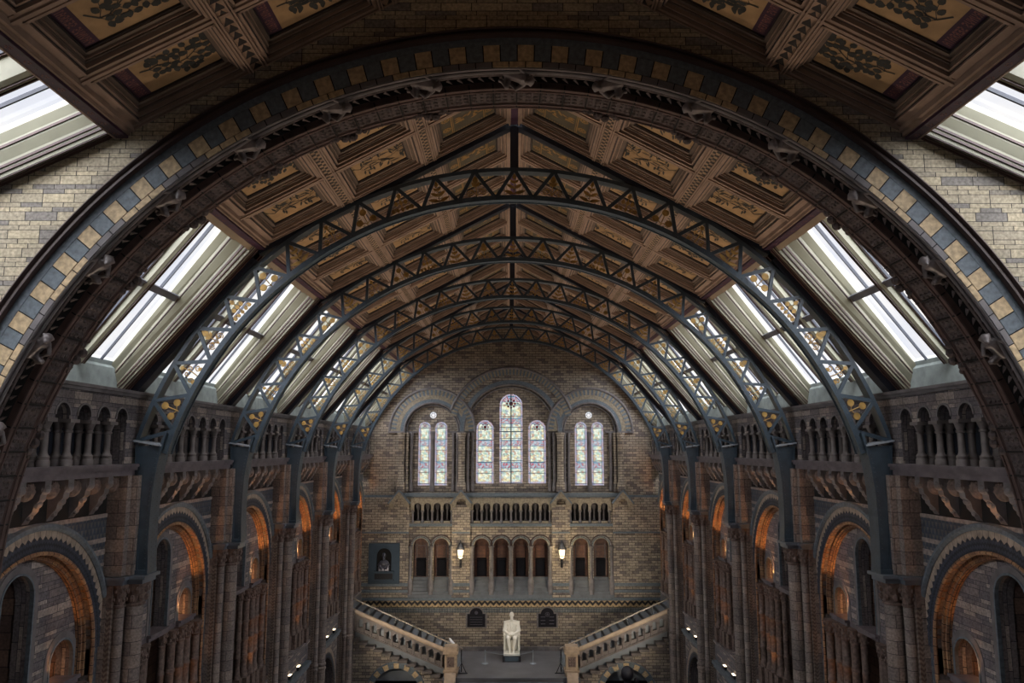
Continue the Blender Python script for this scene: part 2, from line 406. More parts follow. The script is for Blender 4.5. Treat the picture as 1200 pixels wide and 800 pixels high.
# ------------------------------------------------------------------ iron ribs
def motif(m, kind, P, M_=1.):
    """gilded leaf work inside a triangle; P(u,v): u across (-1..1), v from base (0) to apex (1)"""
    def leaf(u, v, ang, L, W):
        pts = [(0, 0), (.3, .5), (.65, .42), (1, 0), (.65, -.42), (.3, -.5)]
        q = []
        for a, b in pts:
            x, y = a*L, b*W; q.append((u+x*cos(ang)-y*sin(ang), v+x*sin(ang)+y*cos(ang)))
        m.add([P(a, b, .008) for a, b in q]+[P(a, b, -.008) for a, b in q], [tuple(range(6)), tuple(range(6, 12))]+[(i, (i+1) % 6, 6+(i+1) % 6, 6+i) for i in range(6)])
    def stem(pts, r=.011): tube(m, [P(a, b, 0) for a, b in pts], r, 4)
    def spiral(u, v, r0, dirn, turns=1.6):
        pts = []
        for i in range(15):
            t = i/14; r = r0*(1-.85*t); a = dirn*(2*pi*turns*t)-pi/2
            pts.append((u+r*cos(a), v+r*sin(a)))
        stem(pts, .012)
    def disc(u, v, r):
        q = [(u+r*cos(2*pi*i/9), v+r*sin(2*pi*i/9)) for i in range(9)]
        m.add([P(a, b, .012) for a, b in q]+[P(a, b, -.012) for a, b in q], [tuple(range(9)), tuple(range(9, 18))]+[(i, (i+1) % 9, 9+(i+1) % 9, 9+i) for i in range(9)])
    if kind == 0:
        stem([(0, .0), (0, .2), (0, .36)])
        for s in (-1, 1):
            leaf(0, .03, pi/2-s*1.25, .2, .065); leaf(0, .13, pi/2-s*1.0, .16, .06); leaf(0, .23, pi/2-s*.8, .1, .05)
        leaf(0, .3, pi/2, .12, .06)
    elif kind == 1:
        stem([(0, 0), (0, .38)])
        for s in (-1, 1):
            spiral(s*.1, .09, .065, s); stem([(0, .02), (s*.06, .14), (s*.1, .155)]); leaf(0, .2, pi/2-s*.7, .11, .06)
        leaf(0, .25, pi/2, .16, .1)
    elif kind == 2:
        stem([(0, 0), (0, .25)]); stem([(-.1, .1), (0, .05), (.1, .1)])
        disc(-.12, .1, .062); disc(.12, .1, .062); disc(0, .27, .062)
    elif kind == 3:
        for k in range(5): 
            u = -.16+.08*k; leaf(u, .02, pi/2+.3*(2-k)*.3, .09, .06)
        for k in range(3): leaf(-.08+.08*k, .14, pi/2, .1, .07)
        for s in (-1, 1): spiral(s*.13, .08, .04, s, 1.2)
        leaf(0, .26, pi/2, .12, .07); stem([(0, 0), (0, .3)])
    else:
        stem([(0, 0), (.02, .15), (0, .36)])
        for s in (-1, 1): spiral(s*.12, .075, .055, -s, 1.3); spiral(s*.05, .2, .04, s, 1.1)
        disc(0, .32, .035); leaf(-.16, .02, .2, .09, .05); leaf(.16, .02, pi-.2, .09, .05)
def pol(r, adeg, y=0): a = radians(adeg); return Vector((r*sin(a), y, ZC+r*cos(a)))
def make_rib():
    root = empty('iron_arch_rib', (0, YR[0], -2.36))
    off = Vector((0, 0, 2.36))
    A = radians(74.5)
    def ab(name, m, mat, smooth=False):
        for v in m.v: v += off
        return m.build(name, mat, root, smooth=smooth)
    # chords: T sections with flange
    m = MB(); sweep(m, [(7.05, -.13), (7.05, .13), (7.075, .13), (7.075, .02), (7.15, .02), (7.15, -.02), (7.075, -.02), (7.075, -.13)], 0, ZC, -A, A, 96, XZ)
    sweep(m, [(7.03, -.10), (7.13, -.10), (7.13, -.135), (7.03, -.135)], 0, ZC, -A, A, 96, XZ)
    sweep(m, [(7.03, .135), (7.13, .135), (7.13, .10), (7.03, .10)], 0, ZC, -A, A, 96, XZ)
    for i in range(120): ball(m, tuple(pol(7.08, -74+148*i/119, -.137)), .012, 5, 3)
    for i in range(90):
        for y in (-.07, .07): ball(m, tuple(pol(7.045, -74+148*i/89, y)), .014, 5, 3)
    ab('lower_chord', m, 'iron')
    m = MB(); sweep(m, [(7.64, -.12), (7.64, .12), (7.72, .12), (7.72, -.12)], 0, ZC, -A, A, 96, XZ); ab('upper_chord', m, 'iron')
    # lattice bars
    ST = 6.15
    for k in range(-12, 13):
        for d in (-.5, .5):
            kk = k+d
            if abs(kk) > 11.6: continue
            if abs(k) == 12 and abs(kk) < 11: continue
            m = MB(); bar(m, pol(7.68, ST*k, -.1), pol(7.08, ST*kk, -.1), .07, .05, (0, 1, 0))
            ab('lattice_bar', m, 'iron')
    for k in range(-11, 12):
        c = pol(7.13, ST*k); a = radians(ST*k); up = Vector((sin(a), 0, cos(a))); ac = Vector((cos(a), 0, -sin(a)))
        m = MB(); motif(m, [0, 1, 0, 3, 2, 4, 0, 2, 3, 1, 4, 2][abs(k)], lambda u, v, t: c+ac*u*1.2+up*v*1.12+Vector((0, t-.1, 0)))
        ab('leaf_ornament', m, 'gilt')
    # king post and rafters carried by the rib
    m = MB(); m.box(-.085, .085, -.1, .1, 5.7, 6.74); ab('king_post', m, 'iron_dark')
    for s in (-1, 1):
        m = MB(lambda p, s=s: (s*p[0], p[1], p[2]))
        a, b = Vector((0, 0, 6.72)), Vector((5.2, 0, 3.96))
        bar(m, a, b, .12, .22, (0, 1, 0)); ab('rafter', m, 'iron_dark')
        # principal post down the back of the skylight
        m = MB(lambda p, s=s: (s*p[0], p[1], p[2])); bar(m, (5.3, 0, 3.85), (7.55, 0, 1.15), .22, .28, (0, 1, 0)); ab('rafter', m, 'iron_dark')
        # foot: solid web under the bracket shelf
        T = lambda p, s=s: (s*p[0], p[1], p[2])
        m = MB(T)
        zz = [.06, -.35, -.8, -1.3, -1.8, -2.34]; xi = [6.87, 6.95, 7.0, 7.02, 7.02, 7.0]; xo = [7.36, 7.34, 7.3, 7.26, 7.22, 7.2]
        out = [(xi[i], zz[i]) for i in range(6)]+[(xo[5-i], zz[5-i]) for i in range(6)]
        plate(m, out, [], -.15, .15, XZ)
        ab('web_foot', m, 'iron')
        m = MB(T)
        for i in range(5):
            bar(m, (xi[i], 0, zz[i]), (xi[i+1], 0, zz[i+1]), .04, .38, (0, 1, 0)); bar(m, (xo[i], 0, zz[i]), (xo[i+1], 0, zz[i+1]), .04, .34, (0, 1, 0))
        bar(m, (6.8, 0, .06+.27), (6.87, 0, .05), .05, .38, (0, 1, 0))
        mf = m
        m = MB(T); bar(m, (6.86, 0, .07), (7.42, 0, .16), .035, .4, (0, 1, 0)); ab('bracket_shelf', m, 'slab_grey')
        m = mf
        for i in range(26):
            t = i/25; z = .0-2.25*t; j = min(4, next(q for q in range(5) if zz[q+1] <= z+1e-6)); f = (z-zz[j])/(zz[j+1]-zz[j]); x = xi[j]+(xi[j+1]-xi[j])*f
            for y in (-.13, -.04, .05, .14): ball(m, (x-.016, y, z+(.02 if y in (-.04, .14) else -.02)), .012, 5, 3)
            ball(m, (x+.05, -.155, z), .012, 5, 3)
        ab('foot_flange', m, 'iron')
        m = MB(T); m.box(6.98, 7.24, -.2, .2, -2.36, -2.28); ab('base_plate', m, 'iron')
    return root
rib0 = make_rib()
ribs = [rib0]+[copy_tree(rib0, None, (0, YR[k], -2.36)) for k in range(1, 5)]
for k, r in enumerate(ribs):
    tag(r, 'blue-grey iron arch rib with gilded leaf lattice, %s' % ORD[k], 'iron arch', 'iron ribs spanning the hall')

# ------------------------------------------------------------------ piers
def shaft_prof(r, z0, z1, rings=()):
    p = [(r*1.45, z0), (r*1.45, z0+.05), (r*1.25, z0+.09), (r*1.3, z0+.13), (r, z0+.2)]
    for q in sorted(rings): p += [(r, q-.05), (r*1.18, q-.03), (r*1.18, q+.03), (r, q+.05)]
    p += [(r, z1)]
    return p
def capital(m, cx, cy, r, z0, z1, n=12, mi=0):
    h = z1-z0
    lathe(m, cx, cy, [(r*1.02, z0), (r*1.2, z0+.02), (r*1.2, z0+.05), (r*1.02, z0+.06), (r*1.15, z0+h*.45), (r*1.4, z0+h*.75), (r*1.65, z1)], n, mi)
    for k in range(8):
        a = 2*pi*k/8+.2
        for lv, q in ((.35, .12), (.72, .3)):
            rr = r*(1.1+q); ball(m, (cx+rr*cos(a+lv), cy+rr*sin(a+lv), z0+h*lv), r*.3, 5, 4, mi, (1, 1, 1.4))
def make_pier(sg):
    root = empty('clustered_pier', (0, 0, 0))
    T = side_T(sg)
    m = MB(T); m.box(7.6, 8.6, -.43, .43, FLOOR, -2.5); m.box(7.35, 8.3, -.43, .43, -2.36, -.5); m.box(7.22, 7.36, -.27, .27, -2.36, -.5); m.build('core', 'pier_stone', root)
    m = MB(T); m.box(7.5, 7.62, -.42, .42, FLOOR, -2.95); m.build('zigzag_strip', 'zig_shaft', root)
    m = MB(T); lathe(m, 7.28, 0, shaft_prof(.17, FLOOR, -2.93, (-8.1, -8.25)), 16); m.build('main_shaft', 'pier_stone', root, smooth=True)
    for s in (-1, 1):
        m = MB(T); lathe(m, 7.43, s*.27, shaft_prof(.095, FLOOR, -2.93, (-8.1, -8.25)), 12); m.build('side_shaft', 'pier_stone', root, smooth=True)
    m = MB(T); capital(m, 7.28, 0, .17, -2.95, -2.52, 14)
    for s in (-1, 1): capital(m, 7.43, s*.27, .095, -2.95, -2.52)
    m.box(7.5, 7.7, -.43, .43, -2.93, -2.5); m.build('carved_capital', 'carved_brown', root)
    m = MB(T); m.box(6.96, 7.4, -.33, .33, -2.43, -2.37); m.box(7.02, 7.45, -.28, .28, -2.52, -2.43); m.box(7.25, 7.72, -.5, .5, -2.43, -2.37); m.box(7.3, 7.72, -.46, .46, -2.52, -2.43); m.build('abacus_slab', 'abacus_grey', root)
    return root
for sg, sn in SIDES:
    p0 = make_pier(sg)
    for k in range(5):
        p = p0 if k == 0 else copy_tree(p0)
        p.location = (0, YR[k], 0)
        tag(p, 'clustered brown stone pier with round shafts, %s wall, %s' % (sn, ORD[k]), 'stone pier', 'clustered piers along the hall')

# ------------------------------------------------------------------ arcade bays
RA, RH, ZA = 1.93, 2.34, -3.60
YC = S/2
def colonette(sg, x, y, r, z0, z1, root, mat):
    T = side_T(sg)
    m = MB(T); lathe(m, x, y, shaft_prof(r, z0, z1-.32, [z1-.32-(z1-.32-z0-.2)*t for t in (.3, .56, .8)]), 12); capital(m, x, y, r, z1-.34, z1, 10)
    m.box(x-r*1.6, x+r*1.6, y-r*1.6, y+r*1.6, z0-.5, z0)
    return m.build('colonette', mat, root, smooth=True)
def make_bay(sg):
    root = empty('arcade_bay', (0, 0, 0)); T = side_T(sg)
    m = MB(T); hole = arch(YC, -7.8, RA, ZA, 32)
    out = [(0, -7.8)]+[hole[0]]+hole[1:-1]+[hole[-1]]+[(S, -7.8), (S, -1.22), (0, -1.22)]
    out = [(min(max(a, .42), S-.42), b) for a, b in out]; plate(m, out, [], WX, WX+.3, YZ, 0, 1); m.build('spandrel_wall', ['spandrel_tile', 'pier_stone'], root)
    m = MB(T)   # pale brick courses crossing the spandrels
    for z0, z1 in ((-1.72, -1.64), (-1.95, -1.85), (-2.16, -2.1)):
        zm = (z0+z1)/2; dy = sqrt(max(0, RH**2-(zm-ZA)**2))
        m.box(WX-.012, WX+.05, .42, max(.43, YC-dy), z0, z1); m.box(WX-.012, WX+.05, min(S-.43, YC+dy), S-.42, z0, z1)
    m.box(WX-.012, WX+.05, .42, S-.42, -1.27, -1.2); m.build('pale_course', 'pale_brick', root)
    m = MB(T); ring(m, YC, ZA, RA+.02, RH-.03, WX-.03, WX+.05, YZ, 40, legs=.0); m.build('archivolt', 'vouss', root)
    m = MB(T); sweep(m, [(RH-.03, WX+.02), (RH-.05, WX-.05), (RH-.01, WX-.1), (RH+.05, WX-.09), (RH+.07, WX-.03), (RH+.07, WX+.02)], YC, ZA, -radians(68), radians(68), 40, YZ)
    m.build('hood_mould', 'slate_blue', root)
    m = MB(T); sweep(m, circ(RA, WX-.02, .035, 6), YC, ZA, -pi/2, pi/2, 40, YZ, legs=3.5)
    sweep(m, [(RA, WX), (RA, WX+.1), (RA-.06, WX+.1), (RA-.06, WX+.14), (RA-.11, WX+.14), (RA-.11, WX+.5), (RA+.1, WX+.5), (RA+.1, WX)], YC, ZA, -pi/2, pi/2, 40, YZ, legs=.45)
    m.build('brick_soffit', 'arch_brick', root)
    # tympanum with a tall blind opening and two small niches
    XT = WX+.24; r = RA-.08
    m = MB(T)
    tall = arch(YC, -4.0, .42, -2.42, 16); n1 = arch(YC+1.38, -4.0, .36, -3.66, 12, .40); n2 = arch(YC-1.38, -4.0, .36, -3.66, 12, .40)
    o = [(YC-r, -4.06)]+[(YC-r*cos(pi*i/36), ZA+r*sin(pi*i/36)) for i in range(37)]+[(YC+r, -4.06)]
    bottom = []
    for h in (n1, tall, n2): bottom += [(a, b if b > -3.99 else -4.06) for a, b in h[::-1]]
    plate(m, o+bottom, [], XT, XT+.3, YZ); m.build('tympanum', 'side_brick', root)
    m = MB(T)
    for pc, rr, zs, ry in ((YC, .42, -2.42, .42), (YC+1.38, .36, -3.66, .40), (YC-1.38, .36, -3.66, .4)):
        ring(m, pc, zs, rr, rr+.14, XT-.015, XT+.02, YZ, 16, 0, legs=.34 if rr < .4 else 1.58)
        ring(m, pc, zs, rr-.01, rr+.025, XT-.03, XT+.04, YZ, 16, 1, legs=.34 if rr < .4 else 1.58)
    m.build('niche_surround', ['trim_stone', 'slate_blue'], root)
    m = MB(T); m.box(XT+.28, XT+.95, YC-r, YC+r, -4.06, -1.6); m.v = m.v
    m = MB(T)
    # niche backs
    m.box(XT+.62, XT+.68, YC-r, YC+r, -4.06, -1.7)
    for pc, rr, zt in ((YC, .42, -1.98), (YC+1.38, .36, -3.2), (YC-1.38, .36, -3.2)):
        for s in (-1, 1): m.box(XT+.28, XT+.64, pc+s*(rr+.03)-.03, pc+s*(rr+.03)+.03, -4.06, zt)
        m.box(XT+.28, XT+.64, pc-rr-.05, pc+rr+.05, zt+.02, zt+.08)
    m.build('niche_back', 'niche_stone', root)
    m = MB(T)
    for a, b, x in ((YC-.5, YC+.5, XT+.0), (YC+.98, YC+1.86, XT-.02), (YC-1.86, YC-.98, XT-.02)):
        m.box(x-.1, x+.3, a, b, -4.06, -4.0); m.box(x-.05, x+.3, a, b, -4.14, -4.06)
    m.box(XT, XT+.3, YC-1.9, YC+1.9, -4.14, -4.04); m.build('sill_string', 'trim_pink', root)
    for s in (-1, 1):
        for x, y, rr in ((WX+.06, 1.74, .095), (WX+.15, 1.42, .095), (WX+.17, 1.10, .095), (WX+.22, .72, .1), (WX+.3, .42, .075)):
            colonette(sg, x, YC+s*y, rr, -6.6, -4.14, root, 'carved_brown')
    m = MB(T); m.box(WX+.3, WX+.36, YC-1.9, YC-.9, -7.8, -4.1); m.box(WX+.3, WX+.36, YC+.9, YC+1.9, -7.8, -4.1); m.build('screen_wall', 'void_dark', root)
    m = MB(T); m.box(WX-.08, WX+.5, .43, S-.43, -7.2, -7.1); m.box(WX-.02, WX+.4, .43, S-.43, -7.8, -7.2); m.build('parapet', 'side_brick', root)
    m = MB(T); m.box(WX-.16, WX+.3, .43, S-.43, -7.98, -7.86); m.box(WX-.1, WX+.3, .43, S-.43, -8.1, -7.98); m.build('lower_ledge', 'slate_blue', root)
    # lower arcade storey
    m = MB(T); hole = arch(YC, FLOOR, 1.6, -10.2, 24)
    plate(m, [(.42, FLOOR)]+hole+[(S-.42, FLOOR), (S-.42, -8.1), (.42, -8.1)], [], WX, WX+.4, YZ, 0); m.build('lower_wall', 'side_brick', root)
    m = MB(T); ring(m, YC, -10.2, 1.6, 2.0, WX-.03, WX+.05, YZ, 30); m.build('lower_archivolt', 'vouss', root)
    return root
def make_gallery(sg):
    root = empty('gallery_colonnade', (0, 0, 0)); T = side_T(sg)
    X0 = 7.45; P = .645; y0 = .64
    m = MB(T)
    out = [(0, -.28), (.42, -.28), (.42, .5)]
    for k in range(7):
        c = y0+P*k
        out += [(c-.2, .5)]+[(c-.2*cos(pi*i/10), .56+.2*sin(pi*i/10)) for i in range(11)]+[(c+.2, .5)]
    out += [(S-.42, .5), (S-.42, -.28), (S, -.28), (S, 1.0), (0, 1.0)]
    # remove duplicate neighbours
    o2 = [out[0]]
    for p in out[1:]:
        if abs(p[0]-o2[-1][0])+abs(p[1]-o2[-1][1]) > 1e-4: o2.append(p)
    plate(m, o2, [], X0, X0+.3, YZ); m.build('arched_wall', 'side_brick', root)
    m = MB(T)
    for k in range(7): ring(m, y0+P*k, .56, .2, .235, X0-.02, X0+.02, YZ, 10)
    m.build('arch_mouldings', 'trim_stone', root)
    for k in range(6):
        c = y0+P*(k+.5); m = MB(T)
        for x in (X0+.07, X0+.25):
            lathe(m, x, c, [(.105, -.28), (.105, -.19), (.09, -.17), (.098, -.12), (.07, -.09), (.057, -.05), (.057, .27), (.075, .28), (.075, .31), (.06, .32), (.1, .44)], 10)
        m.box(X0-.04, X0+.36, c-.14, c+.14, .44, .5)
        m.build('twin_column', 'shaft_stone', root, smooth=True)
    m = MB(T); m.box(7.28, 7.85, 0, S, -.34, -.28); m.box(7.31, 7.85, 0, S, -.40, -.34); m.box(7.36, 7.85, 0, S, -.5, -.40); m.build('ledge', ['trim_pink'], root)
    m = MB(T)
    for k in range(8):
        c = .32+P*k
        prof = [(7.4, -.5), (7.4, -.62), (7.46, -.72), (7.47, -.8), (7.55, -.88), (7.57, -.98), (7.66, -1.08), (7.72, -1.18), (7.72, -.5)]
        o = MB(T); plate(o, prof, [], c-.085, c+.085, lambda p, q, w: (p, w, q))
        ball(o, (7.45, c, -.63), .09, 8, 6, 0, (1, 1.1, 1)); ball(o, (7.55, c, -.86), .075, 8, 6, 0, (1, 1.2, 1)); ball(o, (7.66, c, -1.06), .06, 8, 6, 0, (1, 1.2, 1)); o.build('corbel', 'trim_stone', root)
    for k in range(7):
        c = .32+P*(k+.5); o = MB(T)
        ball(o, (7.56, c, -.66), .15, 9, 7, 0, (.9, 1, 1)); 
        for a in range(7): ball(o, (7.5, c+.12*cos(a*pi/6), -.66+.12*sin(a*pi/6)), .035, 5, 4)
        o.build('roundel', 'carved_brown', root)
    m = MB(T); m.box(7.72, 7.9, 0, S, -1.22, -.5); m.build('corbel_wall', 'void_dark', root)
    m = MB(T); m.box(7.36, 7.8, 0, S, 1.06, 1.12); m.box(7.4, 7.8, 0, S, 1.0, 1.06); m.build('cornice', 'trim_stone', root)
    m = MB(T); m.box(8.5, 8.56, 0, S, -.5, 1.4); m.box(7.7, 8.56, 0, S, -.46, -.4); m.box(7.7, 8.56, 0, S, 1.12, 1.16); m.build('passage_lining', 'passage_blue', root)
    return root
for sg, sn in SIDES:
    a0 = make_bay(sg); g0 = make_gallery(sg)
    for b in range(6):
        a = a0 if b == 0 else copy_tree(a0); a.location = (0, YB[b], 0)
        g = g0 if b == 0 else copy_tree(g0); g.location = (0, YB[b], 0)
        tag(a, 'round arched stone bay with dark niches on the %s wall, %s' % (sn, ORD[b]), 'arcade bay', 'arcade bays along the hall')
        tag(g, 'dark stone gallery of twin columns over a corbelled ledge, %s wall, %s' % (sn, ORD[b]), 'gallery', 'upper galleries along the hall')

# ------------------------------------------------------------------ skylights
def slope_T(sg, P0, P1, P, ybase=0):
    """local (a,h,y): a down the slope from the purlin, h outward"""
    d = Vector((P1[0]-P0[0], P1[1]-P0[1])); L = d.length; d /= L; n = Vector((-d.y, d.x))
    if n.x < 0: n = -n
    return (lambda p: (sg*(P0[0]+d.x*p[0]+n.x*p[1]), p[2]+ybase, P0[1]+d.y*p[0]+n.y*p[1])), L
def bx3(m, a0, a1, h0, h1, y0, y1, mi=0): m.box(a0, a1, h0, h1, y0, y1, mi)
def prism_a(m, prof, a0, a1, k0=1., k1=1., mi=0):
    """profile [(y,h)] swept along a, h scaled by k0 at a0 and k1 at a1"""
    n = len(prof); vs = [(a0, h*k0, y) for y, h in prof]+[(a1, h*k1, y) for y, h in prof]
    m.add(vs, [tuple(range(n)), tuple(range(n, 2*n))]+[(i, (i+1) % n, n+(i+1) % n, n+i) for i in range(n)], None, mi)
def make_skylight(sg, P0, P1, ya, yb, npair, hb, ht, end_in, name, rw=1., md=.2):
    T, L = slope_T(sg, P0, P1, None)
    root = empty(name, (0, 0, 0))
    aT, aB = .12, L-.40
    yo0, yo1 = ya+end_in, yb-end_in           # opening
    g0, g1 = yo0+.2*rw, yo1-.2*rw                   # glass
    mw = .26; pw = (g1-g0-mw*(npair-1))/npair
    kk = lambda a: (ht+(hb-ht)*a/L)/.45
    k0, k1 = kk(0), kk(L)
    m = MB(T)
    # stepped reveals at the far and near ends
    for s, e in ((1, yo1), (-1, yo0)):
        pr = [(0, -.03), (-.07, -.03), (-.07, .04), (-.1, .04), (-.1, .07), (-.115, .09), (-.115, .14), (-.2, .26), (-.2, .3), (-.225, .3), (-.225, .34), (-.3, .45), (-.3, .52), (.1, .52), (.1, -.03)]
        prism_a(m, [(e+s*(y*rw if y < 0 else y), h) for y, h in pr], 0, L, k0, k1)
    m.build('reveal', 'cream', root)
    m = MB(T)
    for s, e in ((1, yo1), (-1, yo0)):
        for y0_, h0_ in ((-.035, -.045), (-.085, .02), (-.108, .075), (-.212, .285)):
            y0_ *= rw; prism_a(m, [(e+s*(y0_-.012), h0_), (e+s*(y0_+.012), h0_), (e+s*(y0_+.012), h0_+.03), (e+s*(y0_-.012), h0_+.03)], 0, L, k0, k1)
    m.build('reveal_beads', 'brown_wood', root)
    m = MB(T)   # brown boards between frame and rib
    e0, e1 = (ya, yb)
    for s, e, z in ((1, yo1, e1), (-1, yo0, e0)):
        lo, hi = sorted((e, z)); m.box(0, L, -.02, .06, lo, hi)
        w = hi-lo
        m.box(0, L, -.05, 0, lo+w*.25, lo+w*.4); m.box(0, L, -.05, 0, lo+w*.65, lo+w*.85)
    m.build('side_board', 'brown_wood', root)
    for i in range(npair-1):
        y = g0+pw*(i+1)+mw*i; c = y+mw/2
        m = MB(T); prism_a(m, [(c-mw/2, .5), (c-mw/2, .42), (c-.1, .40), (c-.1, .45-md+.04), (c-.06, .45-md), (c+.06, .45-md), (c+.1, .45-md+.04), (c+.1, .40), (c+mw/2, .42), (c+mw/2, .5)], 0, aB+.08, k0, kk(aB)); m.build('mullion', 'cream', root)
        m = MB(T)
        for q in (-.125, -.035, .035, .125):
            h_ = .45-md if abs(q) < .1 else .405
            prism_a(m, [(c+q-.01, h_+.02), (c+q+.01, h_+.02), (c+q+.01, h_-.02), (c+q-.01, h_-.02)], 0, aB+.08, k0, kk(aB))
        m.build('mullion_beads', 'brown_wood', root)
    for i in range(npair):
        y = g0+(pw+mw)*i
        m = MB(T); prism_a(m, [(y, .45), (y+pw, .45), (y+pw, .48), (y, .48)], aT, aB, kk(aT), kk(aB)); pane = m.build('pane', 'skylight_glass', root)
        m = MB(T)
        for c, w in ((y+pw/2, .028), (y+.01, .02), (y+pw-.01, .02)): prism_a(m, [(c-w/2, .40), (c+w/2, .40), (c+w/2, .46), (c-w/2, .46)], aT, aB, kk(aT), kk(aB))
        m.build('glazing_bar', 'iron_dark', pane)
    m = MB(T); am = (aT+aB)*.5
    for i in range(npair):
        y = g0+(pw+mw)*i; h = .45*kk(am); m.box(am-.06, am+.05, h-.14, h+.01, y-.03, y+pw+.03); m.box(am-.09, am-.05, h-.17, h-.1, y-.03, y+pw+.03)
    m.build('transom', 'transom_grey', root)
    # sloping sill and head
    m = MB(T); hB = .45*kk(aB)
    m.add([(aB, hB+.02, yo0), (aB, hB+.02, yo1), (aB+.08, hB-.02, yo1), (aB+.08, hB-.02, yo0), (aB+.1, hB-.08, yo0), (aB+.1, hB-.08, yo1), (L+.02, -.0, yo1), (L+.02, -.0, yo0), (L+.1, .3, yo0), (L+.1, .3, yo1), (aB, hB+.1, yo0), (aB, hB+.1, yo1)],
          [(0, 1, 2, 3), (3, 2, 5, 4), (4, 5, 6, 7), (7, 6, 9, 8), (8, 9, 11, 10), (10, 11, 1, 0)])
    m.build('sill', 'sill_plaster', root)
    m = MB(T); m.box(-.1, .12, -.02, .6, yo0-.1, yo1+.1); m.box(.12, .16, .3, .6, yo0, yo1); m.build('head_board', 'cream_mould', root)
    # unseen boards added behind the frame to block daylight leaks
    m = MB(T); m.box(-.3, aT+.02, .62, .66, ya-.17, yb+.17); m.box(aB-.02, L+.3, .62, .66, ya-.17, yb+.17); m.box(-.3, L+.3, .6, .66, ya-.17, g0+.02); m.box(-.3, L+.3, .6, .66, g1-.02, yb+.17); m.box(-.34, -.3, .35, .66, ya-.17, yb+.17)
    for i in range(npair-1): y = g0+pw*(i+1)+mw*i; m.box(0, L, .5, .56, y, y+mw)
    m.build('outer_shell', 'void_dark', root)
    return root
wn = 0
for sg, sn in SIDES:
    w0 = None
    for b in range(6):
        wn += 1
        if w0 is None: w0 = w = make_skylight(sg, (5.2, 4.0), (7.64, 1.12), 0.14, S-.14, 3, .33, .57, .24, 'window_%d' % wn)
        else: w = copy_tree(w0); w.name = 'window_%d' % wn
        w.location = (0, YB[b], 0)
        tag(w, 'slanting skylight of white panes in cream frames, %s roof slope, %s' % (sn, ORD[b]), 'skylight', None, 'structure')
for sg, sn in SIDES:
    wn += 1
    w = make_skylight(sg, (5.15, 4.07), (11.5, 1.05), -3.0, 9.5, 9, .45, .45, .13, 'window_%d' % wn, .5, .36)
    w.location = (0, 0, 0)
    tag(w, 'shallow skylight before the great arch, %s roof slope' % sn, 'skylight', None, 'structure')

